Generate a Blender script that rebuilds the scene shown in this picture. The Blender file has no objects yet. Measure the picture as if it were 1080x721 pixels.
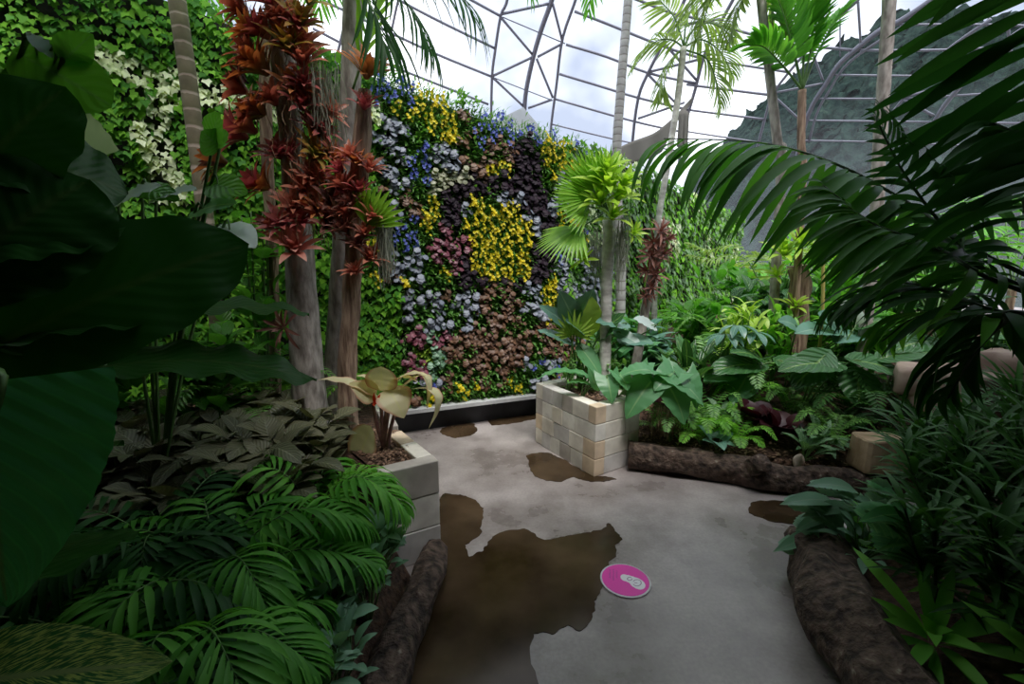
import bpy, math, random
from mathutils import Vector, noise
R = random.Random(7)
SC = bpy.context.scene
COL = SC.collection
V = Vector
# ------------------------------------------------------------------ camera
F = 480.0; PITCH = math.radians(10); CZ = 1.6
cd = bpy.data.cameras.new('camera'); cam = bpy.data.objects.new('camera', cd); COL.objects.link(cam)
cd.lens = 16; cd.sensor_width = 36; cd.clip_start = 0.05; cd.clip_end = 500
cam.location = (0, 0, CZ); cam.rotation_euler = (math.radians(90) - PITCH, 0, 0)
SC.camera = cam
CP, SP = math.cos(PITCH), math.sin(PITCH)
# ------------------------------------------------------------------ world, sun, exposure
SC.view_settings.view_transform = 'Standard'; SC.view_settings.look = 'None'
SC.view_settings.gamma = 1; SC.view_settings.use_curve_mapping = False
SC.view_settings.exposure = 0.36
w = bpy.data.worlds.new('sky'); SC.world = w; w.use_nodes = True
nt = w.node_tree; nt.nodes.clear()
wo = nt.nodes.new('ShaderNodeOutputWorld'); bg = nt.nodes.new('ShaderNodeBackground')
tc = nt.nodes.new('ShaderNodeTexCoord'); nz = nt.nodes.new('ShaderNodeTexNoise'); rp = nt.nodes.new('ShaderNodeValToRGB')
nz.inputs['Scale'].default_value = 2.2; nz.inputs['Detail'].default_value = 5
rp.color_ramp.elements[0].position = .44; rp.color_ramp.elements[0].color = (.32, .36, .45, 1)
rp.color_ramp.elements[1].position = .62; rp.color_ramp.elements[1].color = (.95, .97, 1, 1)
nt.links.new(tc.outputs['Generated'], nz.inputs['Vector']); nt.links.new(nz.outputs['Fac'], rp.inputs['Fac'])
nt.links.new(rp.outputs['Color'], bg.inputs['Color']); nt.links.new(bg.outputs[0], wo.inputs[0])
bg.inputs['Strength'].default_value = 1.7
sd = bpy.data.lights.new('sun', 'SUN'); sd.energy = 3.2; sd.angle = math.radians(25); sd.color = (1, .96, .9)
sun = bpy.data.objects.new('sun', sd); COL.objects.link(sun)
sun.rotation_euler = V((.12, -.38, .95)).to_track_quat('Z', 'Y').to_euler()

def ray(px, py):
    x = (px - 540) / F; d = (py - 360.5) / F
    return V((x, CP - d * SP, -(SP + d * CP)))
CAMP = V((0, 0, CZ))
def P(px, py, Y):
    r = ray(px, py); return CAMP + r * (Y / r.y)
def G(px, py, z=0.0):
    r = ray(px, py); return CAMP + r * ((z - CZ) / r.z)
def proj(p):
    q = V(p) - CAMP
    f = q.y * CP - q.z * SP; u = q.y * SP + q.z * CP
    return 540 + F * q.x / f, 360.5 - F * u / f
def lerp(a, b, t): return a + (b - a) * t
def interp(tab, x):
    if x <= tab[0][0]: return tab[0][1]
    for (a, b), (c, d) in zip(tab, tab[1:]):
        if x <= c: return b + (d - b) * (x - a) / (c - a)
    return tab[-1][1]
# ------------------------------------------------------------------ mesh collector
class M:
    def __init__(s): s.v = []; s.f = []; s.uv = []; s.mi = []
    def face(s, idx, uvs, mi=0):
        s.f.append(idx); s.uv.extend(uvs); s.mi.append(mi)
    def build(s, name, mats, parent=None, smooth=True, data_only=False):
        me = bpy.data.meshes.new(name); me.from_pydata(s.v, [], s.f)
        ul = me.uv_layers.new(name='UVMap')
        flat = [c for uv in s.uv for c in uv]
        ul.data.foreach_set('uv', flat)
        if not isinstance(mats, (list, tuple)): mats = [mats]
        for m in mats: me.materials.append(m)
        me.polygons.foreach_set('material_index', s.mi)
        if smooth: me.polygons.foreach_set('use_smooth', [True] * len(s.f))
        me.update()
        if data_only: return me
        return link(name, me, parent)
def link(name, me, parent=None):
    o = bpy.data.objects.new(name, me); COL.objects.link(o)
    if parent is not None: o.parent = parent
    return o
def tag(o, label=None, cat=None, group=None, kind=None):
    if label: o['label'] = label
    if cat: o['category'] = cat
    if group: o['group'] = group
    if kind: o['kind'] = kind
    return o
def thing(name, label, cat, group=None, loc=(0, 0, 0)):
    o = bpy.data.objects.new(name, None); COL.objects.link(o); o.location = loc
    o.empty_display_size = .1
    return tag(o, label, cat, group)
# parts of an Empty placed at its base: meshes are in world coordinates, so shift them back
def part(m, name, mats, parent, **k):
    off = parent.matrix_basis.translation
    p = parent
    if off.length > 0: m.v = [(a - off.x, b - off.y, c - off.z) for a, b, c in m.v]
    return m.build(name, mats, parent, **k)

SH = {
 'lance': lambda t: math.sin(math.pi * min(1, t * .97 + .03)) ** .75 * (1.15 - .3 * t),
 'ovate': lambda t: (math.sin(math.pi * t ** .72) ** .8) if 0 < t < 1 else 0,
 'obov': lambda t: (math.sin(math.pi * t ** 1.35) ** .8) if 0 < t < 1 else 0,
 'strap': lambda t: min(1, .55 + t * 1.2) * (1 - max(0, (t - .6) / .4) ** 1.8),
 'sword': lambda t: (1 - t) ** .6 * (.8 + .5 * t),
 'heart': lambda t: (math.cos(t * math.pi / 2) ** .75) * (1 + .1 * math.sin(math.pi * t)) if t < 1 else 0,
 'broad': lambda t: (max(0, 1 - abs(2 * t - 1) ** 2.6)) ** .7,
 'round': lambda t: math.sqrt(max(0, 1 - (2 * t - 1) ** 2)),
}
def leaf(m, A, B, W, hint=(0, 0, 1), shape='lance', arch=.08, fold=.25, nl=5, mi=0, wave=0, wf=4, lobe=0, cs=3, teeth=0, skew=0):
    A = V(A); B = V(B); d = B - A; L = d.length
    if L < 1e-5: return
    d /= L; n = V(hint); n = n - d * n.dot(d)
    if n.length < 1e-4: n = d.orthogonal()
    n.normalize(); s = d.cross(n)
    fn = SH[shape]; b0 = len(m.v); half = (cs - 1) // 2; h = W / 2
    ph = R.random() * 6.28
    ax, ay, az = A; dx, dy, dz = d; nx, ny, nz_ = n; sx, sy, sz = s
    for i in range(nl + 1):
        t = i / nl; wd = fn(t) * h
        if teeth: wd *= 1 + teeth * (1 if i % 2 else -1)
        c = 4 * arch * L * t * (1 - t) + 0
        for j in range(-half, half + 1):
            u = j / half
            al = t * L - lobe * L * abs(u) ** 1.5 * (1 - t) ** 3
            up = c + abs(u) * wd * fold
            sd_ = u * wd + skew * L * math.sin(math.pi * t)
            if wave: up += wave * L * abs(u) * math.sin(wf * 6.28 * t + ph + (u > 0) * 1.3)
            m.v.append((ax + dx * al + nx * up + sx * sd_, ay + dy * al + ny * up + sy * sd_, az + dz * al + nz_ * up + sz * sd_))
    for i in range(nl):
        for j in range(cs - 1):
            a = b0 + i * cs + j
            u0 = j / (cs - 1); u1 = (j + 1) / (cs - 1); t0 = i / nl; t1 = (i + 1) / nl
            m.face((a, a + 1, a + cs + 1, a + cs), ((u0, t0), (u1, t0), (u1, t1), (u0, t1)), mi)
def ivyleaf(m, A, d, n, L, mi=0):
    s = d.cross(n); b = len(m.v)
    pts = ((0, 0, .05), (0, 1, 0), (-.32, -.12, .1), (-.55, .22, .0), (-.27, .5, .08), (.32, -.12, .1), (.55, .22, 0), (.27, .5, .08))
    for x, y, z in pts:
        p = A + d * (y * L) + s * (x * L) + n * (z * L); m.v.append(tuple(p))
    m.face((b, b + 2, b + 3, b + 4, b + 1), ((.5, 0), (.2, 0), (0, .3), (.25, .5), (.5, 1)), mi)
    m.face((b, b + 1, b + 7, b + 6, b + 5), ((.5, 0), (.5, 1), (.75, .5), (1, .3), (.8, 0)), mi)
def cat(pts, n):
    pts = [V(p) for p in pts]
    if len(pts) == 2: return [pts[0].lerp(pts[1], i / n) for i in range(n + 1)]
    q = [pts[0] * 2 - pts[1]] + pts + [pts[-1] * 2 - pts[-2]]
    out = []; S = len(pts) - 1
    for i in range(n + 1):
        t = i / n * S; k = min(int(t), S - 1); t -= k
        a, b, c, d = q[k:k + 4]
        out.append(.5 * ((2 * b) + (c - a) * t + (2 * a - 5 * b + 4 * c - d) * t * t + (3 * b - a - 3 * c + d) * t ** 3))
    return out
def tube(m, pts, rad, n=16, sides=8, mi=0, bump=0, ring=None, caps=True, sq=1):
    pp = cat(pts, n); b0 = len(m.v); up = None; vlen = 0
    for i, p in enumerate(pp):
        t = i / n
        tg = (pp[min(i + 1, n)] - pp[max(i - 1, 0)]).normalized()
        if up is None: up = tg.orthogonal().normalized()
        up = (up - tg * up.dot(tg)).normalized(); sd_ = tg.cross(up)
        r = rad(t) if callable(rad) else (interp(rad, t) if isinstance(rad, (list, tuple)) else rad)
        if ring: r *= 1 + ring(t)
        if i: vlen += (p - pp[i - 1]).length
        for j in range(sides):
            a = 2 * math.pi * j / sides; rr = r
            if bump: rr *= 1 + bump * noise.noise(V((math.cos(a) * 1.5, math.sin(a) * 1.5, vlen * 4)) + p)
            m.v.append(tuple(p + up * math.cos(a) * rr + sd_ * math.sin(a) * rr * sq))
    for i in range(n):
        for j in range(sides):
            a = b0 + i * sides + j; b = b0 + i * sides + (j + 1) % sides
            u0, u1, t0, t1 = j / sides, (j + 1) / sides, i / n, (i + 1) / n
            m.face((a, b, b + sides, a + sides), ((u0, t0), (u1, t0), (u1, t1), (u0, t1)), mi)
    if caps:
        m.face(tuple(b0 + j for j in range(sides))[::-1], [(0, 0)] * sides, mi)
        m.face(tuple(b0 + n * sides + j for j in range(sides)), [(1, 1)] * sides, mi)
def box(m, c, ax, ay, az, mi=0, uvk=1):
    c = V(c); ax, ay, az = V(ax) / 2, V(ay) / 2, V(az) / 2; b = len(m.v)
    for k in (-1, 1):
        for j in (-1, 1):
            for i in (-1, 1): m.v.append(tuple(c + ax * i + ay * j + az * k))
    for q in ((0, 2, 3, 1), (4, 5, 7, 6), (0, 1, 5, 4), (2, 6, 7, 3), (0, 4, 6, 2), (1, 3, 7, 5)):
        m.face(tuple(b + x for x in q), ((0, 0), (1, 0), (1, 1), (0, 1)), mi)
def frond(pts, n, LL, W, a0=75, a1=25, hang=.3, start=.18, rr=.008, droop=.12, nl=5, prof=None, shape='lance', m=None, mi=0, mr=1, jit=.08, rollv=None, fold=.3, both=(1, -1)):
    m = m or M(); pp = cat(pts, 40)
    tube(m, pts, [(0, rr), (1, rr * .25)], n=20, sides=5, mi=mr)
    for i in range(n):
        t = start + (1 - start) * (i + .5) / n; k = t * 40; k0 = min(int(k), 39)
        p = pp[k0].lerp(pp[k0 + 1], k - k0)
        tg = (pp[min(k0 + 2, 40)] - pp[max(k0 - 1, 0)]).normalized()
        z = V(rollv) if rollv else V((0, 0, 1))
        s = tg.cross(z)
        if s.length < .05: s = tg.cross(V((0, 1, 0)))
        s.normalize(); up = s.cross(tg).normalized()
        tt = (t - start) / (1 - start)
        l = LL * (prof(tt) if prof else (math.sin(math.pi * (tt * .78 + .18)) ** .7))
        for sg in both:
            a = math.radians(lerp(a0, a1, tt) + R.uniform(-6, 6))
            d = (tg * math.cos(a) + s * sg * math.sin(a) + V((0, 0, -1)) * hang * (1 + R.uniform(-.3, .3)) + up * .12).normalized()
            ll = l * (1 + R.uniform(-jit, jit))
            leaf(m, p, p + d * ll - V((0, 0, 1)) * ll * droop, W * (.7 + .3 * l / LL), up, shape, arch=droop * .9, fold=fold, nl=nl, mi=mi)
    return m
# ------------------------------------------------------------------ materials
MATS = {}
def nodes(name):
    m = bpy.data.materials.new(name); m.use_nodes = True; t = m.node_tree; t.nodes.clear(); MATS[name] = m
    return m, t, (lambda k, **kw: _nn(t, k, kw)), t.links.new
def _nn(t, k, kw):
    n = t.nodes.new(k)
    for a, b in kw.items(): setattr(n, a, b)
    return n
def rgb(c): return (c[0], c[1], c[2], 1)
def leafmat(name, c1, c2, rough=.45, trans=.3, tint=None, vein=0, vfreq=40, tip=None, tippos=.6, rim=None, streak=None, spec=.5, mid=None):
    m, t, N, L = nodes(name)
    out = N('ShaderNodeOutputMaterial'); bs = N('ShaderNodeBsdfPrincipled'); tr = N('ShaderNodeBsdfTranslucent'); mx = N('ShaderNodeMixShader')
    ge = N('ShaderNodeNewGeometry'); mc = N('ShaderNodeMixRGB'); uv = N('ShaderNodeUVMap'); sx = N('ShaderNodeSeparateXYZ')
    L(uv.outputs[0], sx.inputs[0])
    mc.inputs[1].default_value = rgb(c1); mc.inputs[2].default_value = rgb(c2); L(ge.outputs['Random Per Island'], mc.inputs[0])
    col = mc.outputs[0]
    if tip:
        mr = N('ShaderNodeMapRange'); mr.inputs[1].default_value = tippos - .3; mr.inputs[2].default_value = tippos + .3
        L(sx.outputs[1], mr.inputs[0]); x = N('ShaderNodeMixRGB'); L(mr.outputs[0], x.inputs[0]); L(col, x.inputs[1]); x.inputs[2].default_value = rgb(tip); col = x.outputs[0]
    ab = N('ShaderNodeMath', operation='ABSOLUTE'); sb = N('ShaderNodeMath', operation='SUBTRACT'); sb.inputs[1].default_value = .5
    L(sx.outputs[0], sb.inputs[0]); L(sb.outputs[0], ab.inputs[0])
    if streak:
        nz = N('ShaderNodeTexNoise'); mp = N('ShaderNodeMapping'); mp.inputs['Scale'].default_value = (3, 12, 1); L(uv.outputs[0], mp.inputs[0])
        ad0 = N('ShaderNodeMath', operation='MULTIPLY_ADD'); L(ab.outputs[0], ad0.inputs[0]); ad0.inputs[1].default_value = -.9; L(sx.outputs[1], ad0.inputs[2])
        cb = N('ShaderNodeCombineXYZ'); L(sx.outputs[0], cb.inputs[0]); L(ad0.outputs[0], cb.inputs[1]); L(cb.outputs[0], mp.inputs[0])
        L(mp.outputs[0], nz.inputs[0]); r = N('ShaderNodeValToRGB'); r.color_ramp.elements[0].position = .48; r.color_ramp.elements[1].position = .56
        L(nz.outputs[0], r.inputs[0]); x = N('ShaderNodeMixRGB'); L(r.outputs[0], x.inputs[0]); L(col, x.inputs[1]); x.inputs[2].default_value = rgb(streak); col = x.outputs[0]
    if rim:
        r = N('ShaderNodeMapRange'); r.inputs[1].default_value = .36; r.inputs[2].default_value = .5; L(ab.outputs[0], r.inputs[0])
        x = N('ShaderNodeMixRGB'); L(r.outputs[0], x.inputs[0]); L(col, x.inputs[1]); x.inputs[2].default_value = rgb(rim); col = x.outputs[0]
    if mid:
        r = N('ShaderNodeMapRange'); r.inputs[1].default_value = .045; r.inputs[2].default_value = .015; L(ab.outputs[0], r.inputs[0])
        x = N('ShaderNodeMixRGB'); L(r.outputs[0], x.inputs[0]); L(col, x.inputs[1]); x.inputs[2].default_value = rgb(mid); col = x.outputs[0]
    bs.inputs['Roughness'].default_value = rough; bs.inputs['Specular IOR Level'].default_value = spec
    L(col, bs.inputs['Base Color'])
    if vein:
        ad = N('ShaderNodeMath', operation='MULTIPLY_ADD'); L(ab.outputs[0], ad.inputs[0]); ad.inputs[1].default_value = -.7; L(sx.outputs[1], ad.inputs[2])
        mu = N('ShaderNodeMath', operation='MULTIPLY'); L(ad.outputs[0], mu.inputs[0]); mu.inputs[1].default_value = vfreq
        sn = N('ShaderNodeMath', operation='SINE'); L(mu.outputs[0], sn.inputs[0])
        bp = N('ShaderNodeBump'); bp.inputs['Strength'].default_value = vein; bp.inputs['Distance'].default_value = .01
        L(sn.outputs[0], bp.inputs['Height']); L(bp.outputs[0], bs.inputs['Normal'])
        sn2 = N('ShaderNodeMapRange'); sn2.inputs[1].default_value = .8; sn2.inputs[2].default_value = 1; L(sn.outputs[0], sn2.inputs[0])
        x = N('ShaderNodeMixRGB', blend_type='MULTIPLY'); L(sn2.outputs[0], x.inputs[0]); L(col, x.inputs[1]); x.inputs[2].default_value = (1 + vein * .6, 1 + vein * .6, 1 + vein * .4, 1)
        L(x.outputs[0], bs.inputs['Base Color'])
    hs = N('ShaderNodeMixRGB', blend_type='MULTIPLY'); hs.inputs[0].default_value = 1; L(col, hs.inputs[1]); hs.inputs[2].default_value = rgb(tint or (1.6, 1.7, .8))
    L(hs.outputs[0], tr.inputs[0]); mx.inputs[0].default_value = trans
    L(bs.outputs[0], mx.inputs[1]); L(tr.outputs[0], mx.inputs[2]); L(mx.outputs[0], out.inputs[0])
    return m
def roughmat(name, c1, c2, scale=8, rough=.85, bump=.4, stretch=(1, 1, 1), c3=None, isl=None, dist=.02, obj=True, detail=6, spec=.4):
    m, t, N, L = nodes(name)
    out = N('ShaderNodeOutputMaterial'); bs = N('ShaderNodeBsdfPrincipled'); tc = N('ShaderNodeTexCoord'); mp = N('ShaderNodeMapping'); nz = N('ShaderNodeTexNoise')
    mp.inputs['Scale'].default_value = stretch; L(tc.outputs['Object'], mp.inputs[0]); L(mp.outputs[0], nz.inputs[0]); nz.inputs['Scale'].default_value = scale; nz.inputs['Detail'].default_value = detail
    r = N('ShaderNodeValToRGB'); r.color_ramp.elements[0].position = .35; r.color_ramp.elements[1].position = .65
    r.color_ramp.elements[0].color = rgb(c1); r.color_ramp.elements[1].color = rgb(c2)
    if c3: e = r.color_ramp.elements.new(.8); e.color = rgb(c3)
    L(nz.outputs[0], r.inputs[0]); col = r.outputs[0]
    if isl:
        ge = N('ShaderNodeNewGeometry'); r2 = N('ShaderNodeValToRGB'); r2.color_ramp.interpolation = 'CONSTANT'
        for i, c in enumerate(isl):
            e = r2.color_ramp.elements[0] if i == 0 else r2.color_ramp.elements.new(i / len(isl)); e.color = rgb(c)
        r2.color_ramp.elements[-1].color = rgb(isl[-1])
        L(ge.outputs['Random Per Island'], r2.inputs[0]); x = N('ShaderNodeMixRGB', blend_type='MULTIPLY'); x.inputs[0].default_value = 1; L(col, x.inputs[1]); L(r2.outputs[0], x.inputs[2]); col = x.outputs[0]
    L(col, bs.inputs['Base Color']); bs.inputs['Roughness'].default_value = rough; bs.inputs['Specular IOR Level'].default_value = spec
    bp = N('ShaderNodeBump'); bp.inputs['Strength'].default_value = bump; bp.inputs['Distance'].default_value = dist; L(nz.outputs[0], bp.inputs['Height']); L(bp.outputs[0], bs.inputs['Normal'])
    L(bs.outputs[0], out.inputs[0]); return m
def flat(name, c, rough=.5, metal=0):
    m, t, N, L = nodes(name); out = N('ShaderNodeOutputMaterial'); bs = N('ShaderNodeBsdfPrincipled')
    bs.inputs['Base Color'].default_value = rgb(c); bs.inputs['Roughness'].default_value = rough; bs.inputs['Metallic'].default_value = metal
    L(bs.outputs[0], out.inputs[0]); return m

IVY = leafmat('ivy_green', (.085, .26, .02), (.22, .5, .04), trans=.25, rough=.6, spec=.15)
IVYD = leafmat('ivy_deep_green', (.04, .16, .02), (.09, .3, .03), trans=.2, rough=.6, spec=.15)  # deeper green, mixed at random through the ivy and used for two shrubs
IVYV = leafmat('ivy_variegated', (.5, .58, .34), (.85, .9, .62), trans=.25)
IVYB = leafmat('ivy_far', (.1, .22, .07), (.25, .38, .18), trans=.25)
SILV = leafmat('silver_leaf', (.13, .15, .2), (.34, .36, .43), rough=.5, trans=.08, rim=(.12, .13, .19), tint=(1, 1, 1))
DARK = leafmat('dark_leaf', (.01, .006, .012), (.035, .018, .03), rough=.6, spec=.2, trans=.03, tint=(1.5, .8, 1))
MAROON = leafmat('maroon_leaf', (.14, .03, .055), (.32, .1, .14), rough=.45, trans=.15, tint=(1.8, .8, .8))
BRONZE = leafmat('bronze_leaf', (.1, .045, .028), (.24, .125, .07), rough=.5, trans=.15, tint=(1.6, 1, .7))
LIME = leafmat('lime_leaf', (.3, .5, .06), (.45, .62, .1), trans=.3)
CREAM = leafmat('cream_leaf', (.32, .33, .22), (.5, .49, .34), trans=.2)
FERNG = leafmat('fine_green_leaf', (.08, .23, .04), (.22, .44, .1), trans=.25)
YEL = leafmat('yellow_petal', (.8, .62, .01), (.95, .8, .04), trans=.3, tint=(1.1, 1.1, .8))
BLU = leafmat('blue_petal', (.06, .09, .4), (.16, .2, .65), trans=.2, tint=(1, 1, 1.2))
LILAC = leafmat('lilac_petal', (.35, .28, .7), (.5, .42, .85), trans=.2, tint=(1, 1, 1))
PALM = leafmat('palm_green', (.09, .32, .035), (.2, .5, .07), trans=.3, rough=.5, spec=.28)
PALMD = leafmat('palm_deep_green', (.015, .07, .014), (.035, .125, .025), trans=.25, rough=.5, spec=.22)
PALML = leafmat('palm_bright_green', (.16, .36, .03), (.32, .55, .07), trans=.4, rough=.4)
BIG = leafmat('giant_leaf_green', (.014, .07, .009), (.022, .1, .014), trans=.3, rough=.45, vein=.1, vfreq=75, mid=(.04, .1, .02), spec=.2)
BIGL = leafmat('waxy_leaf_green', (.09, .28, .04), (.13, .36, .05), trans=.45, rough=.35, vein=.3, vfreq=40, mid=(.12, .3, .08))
BIGB = leafmat('ribbed_leaf_green', (.07, .32, .13), (.085, .37, .15), trans=.15, rough=.42, spec=.3, vein=.5, vfreq=62, mid=(.12, .25, .1))
SILU = leafmat('pale_leaf_underside', (.45, .55, .54), (.62, .7, .68), trans=.3, rough=.4)
VARI = leafmat('variegated_leaf', (.04, .17, .04), (.05, .2, .05), trans=.2, streak=(.5, .62, .16), mid=(.3, .4, .15))
OLIVE = leafmat('olive_bronze_leaf', (.08, .09, .045), (.2, .19, .11), rough=.42, trans=.12, vein=.3, vfreq=48, mid=(.22, .22, .14))
GREYG = leafmat('grey_green_leaf', (.14, .28, .17), (.24, .42, .27), rough=.4, trans=.15, mid=(.25, .36, .25))
PHILO = leafmat('philodendron_green', (.09, .27, .11), (.14, .36, .15), rough=.35, trans=.3, mid=(.25, .45, .2))
TEAL = leafmat('blue_green_leaf', (.08, .2, .15), (.15, .3, .23), rough=.35, trans=.2, mid=(.25, .4, .3))
DKBIG = leafmat('elephant_leaf_green', (.03, .1, .03), (.07, .19, .06), rough=.35, trans=.2, vein=.5, vfreq=40, mid=(.2, .34, .1))
BRR = leafmat('bromeliad_red', (.3, .07, .06), (.52, .19, .14), rough=.4, trans=.3, tip=(.5, .2, .12), tint=(1.6, 1, .9))
BRM = leafmat('bromeliad_magenta', (.3, .06, .09), (.48, .12, .15), rough=.4, trans=.3, tip=(.42, .13, .1), tint=(1.6, .9, 1))
BRO = leafmat('bromeliad_orange', (.2, .12, .03), (.36, .16, .05), rough=.4, trans=.3, tip=(.62, .24, .08), tint=(1.6, 1.1, .8))
BRP = leafmat('bromeliad_pink', (.5, .12, .1), (.62, .2, .16), rough=.4, trans=.3, tip=(.75, .38, .3), tint=(1.4, 1, 1))
BRG = leafmat('bromeliad_green', (.13, .2, .04), (.22, .3, .06), rough=.4, trans=.3, tip=(.42, .2, .05), tint=(1.5, 1.3, .7))
BRD = leafmat('bromeliad_brown', (.13, .05, .04), (.28, .12, .09), rough=.6, trans=.2, tint=(1.4, 1, .9))
BRL = leafmat('bromeliad_lime', (.24, .42, .03), (.42, .58, .07), rough=.4, trans=.4)
CORD = leafmat('cordyline_cream', (.7, .67, .38), (.85, .78, .5), rough=.45, trans=.35, rim=(.62, .3, .2), tint=(1.2, 1.15, .8), mid=(.8, .76, .4))
STEMP = roughmat('purple_stem', (.16, .07, .08), (.28, .16, .15), scale=25, rough=.5)
REDB = leafmat('red_bract', (.75, .05, .02), (.85, .1, .05), trans=.3, tint=(1.2, 1, 1))
STEMG = flat('green_stem', (.1, .2, .05), .5)
STEMD = flat('dark_stem', (.03, .06, .02), .5)
STEMY = flat('yellow_cane', (.5, .42, .12), .5)
REDL = leafmat('wine_red_leaf', (.03, .006, .01), (.06, .012, .018), rough=.4, trans=.15, tint=(1.6, .8, .8))
NARL = leafmat('narrow_leaf_green', (.02, .075, .013), (.055, .16, .03), spec=.2, rough=.48, trans=.22)
FERNB = leafmat('bright_fern', (.1, .32, .03), (.25, .55, .06), trans=.35)
HILLM = roughmat('forest_green', (.006, .016, .015), (.022, .045, .036), scale=.7, rough=.9, bump=1, dist=1.0, c3=(.04, .07, .05), spec=.05)
TRG = roughmat('grey_bark', (.2, .17, .15), (.52, .46, .42), scale=24, bump=.6, stretch=(1, 1, .35), c3=(.42, .4, .36))
TRB = roughmat('brown_bark', (.17, .1, .07), (.46, .32, .23), scale=26, bump=1, stretch=(1.4, 1.4, .2), c3=(.55, .47, .38))
TRW = roughmat('pale_bark', (.4, .37, .35), (.72, .69, .65), scale=10, bump=.4, stretch=(1, 1, 2))
LOGM = roughmat('weathered_log', (.03, .02, .015), (.15, .1, .075), scale=22, bump=1, dist=.04, c3=(.42, .38, .3), stretch=(1, 1, 1))
SOIL = roughmat('bark_mulch', (.035, .02, .013), (.12, .065, .04), scale=30, bump=1, dist=.03, c3=(.22, .13, .08))
MULCH = leafmat('mulch_chip', (.1, .05, .03), (.36, .22, .14), trans=0, rough=.8)
SAND = roughmat('sandstone', (.72, .68, .62), (1, .97, .9), scale=7, bump=.25, dist=.01, rough=.75, isl=[(.93, .89, .83), (.97, .94, .89), (.74, .73, .75), (.95, .93, .9), (.86, .7, .54), (.98, .97, .95), (.62, .58, .56), (.95, .9, .82)])
ROCK = roughmat('pink_sandstone', (.2, .13, .1), (.4, .3, .24), scale=4, bump=.5, dist=.03, rough=.85)
MOSSM = leafmat('spanish_moss_grey', (.2, .22, .16), (.38, .4, .32), rough=.8, trans=.3, tint=(1, 1, .9))
FIBER = leafmat('dry_fibre', (.18, .12, .07), (.4, .3, .18), rough=.8, trans=.2, tint=(1, 1, .9))
STEEL = flat('grey_steel', (.17, .17, .21), .4, .3)
CLOTH = leafmat('shade_cloth_grey', (.2, .19, .17), (.2, .19, .17), rough=.9, trans=.4, tint=(1, 1, 1))
SAIL = leafmat('white_canvas', (.6, .62, .65), (.6, .62, .65), rough=.9, trans=.5, tint=(1, 1, 1))
WALLB = roughmat('felt_backing', (.012, .016, .01), (.03, .035, .02), scale=12)
BLACKS = roughmat('dark_plinth', (.012, .013, .017), (.03, .032, .04), scale=5, rough=.45, bump=.1)
CONCL = roughmat('concrete_cap', (.42, .42, .43), (.6, .6, .6), scale=6, bump=.1, rough=.7)
DARKW = roughmat('shade_blocker_green', (.02, .03, .02), (.05, .06, .04), scale=5)

# ------------------------------------------------------------------ STRUCTURE: floor
def concrete():
    m, t, N, L = nodes('wet_concrete')
    out = N('ShaderNodeOutputMaterial'); bs = N('ShaderNodeBsdfPrincipled'); tc = N('ShaderNodeTexCoord')
    n1 = N('ShaderNodeTexNoise'); n1.inputs['Scale'].default_value = 1.6; n1.inputs['Detail'].default_value = 7; n1.inputs['Roughness'].default_value = .6
    n2 = N('ShaderNodeTexNoise'); n2.inputs['Scale'].default_value = 60; n2.inputs['Detail'].default_value = 4
    r = N('ShaderNodeValToRGB'); r.color_ramp.elements[0].position = .36; r.color_ramp.elements[0].color = (.185, .155, .143, 1); r.color_ramp.elements[1].position = .62; r.color_ramp.elements[1].color = (.43, .38, .365, 1)
    x = N('ShaderNodeMixRGB', blend_type='OVERLAY'); x.inputs[0].default_value = .25
    L(tc.outputs['Object'], n1.inputs[0]); L(tc.outputs['Object'], n2.inputs[0]); L(n1.outputs[0], r.inputs[0]); L(r.outputs[0], x.inputs[1]); L(n2.outputs[0], x.inputs[2])
    L(x.outputs[0], bs.inputs['Base Color'])
    rr = N('ShaderNodeMapRange'); rr.inputs[1].default_value = .35; rr.inputs[2].default_value = .65; rr.inputs[3].default_value = .2; rr.inputs[4].default_value = .5
    L(n1.outputs[0], rr.inputs[0]); L(rr.outputs[0], bs.inputs['Roughness'])
    bp = N('ShaderNodeBump'); bp.inputs['Strength'].default_value = .08; bp.inputs['Distance'].default_value = .005; L(n2.outputs[0], bp.inputs['Height']); L(bp.outputs[0], bs.inputs['Normal'])
    L(bs.outputs[0], out.inputs[0]); return m
CONC = concrete()
m = M(); m.v = [(-14, -9, 0), (18, -9, 0), (18, 20, 0), (-14, 20, 0)]; m.face((0, 1, 2, 3), ((0, 0), (1, 0), (1, 1), (0, 1)))
tag(m.build('floor', CONC), kind='structure')
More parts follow.
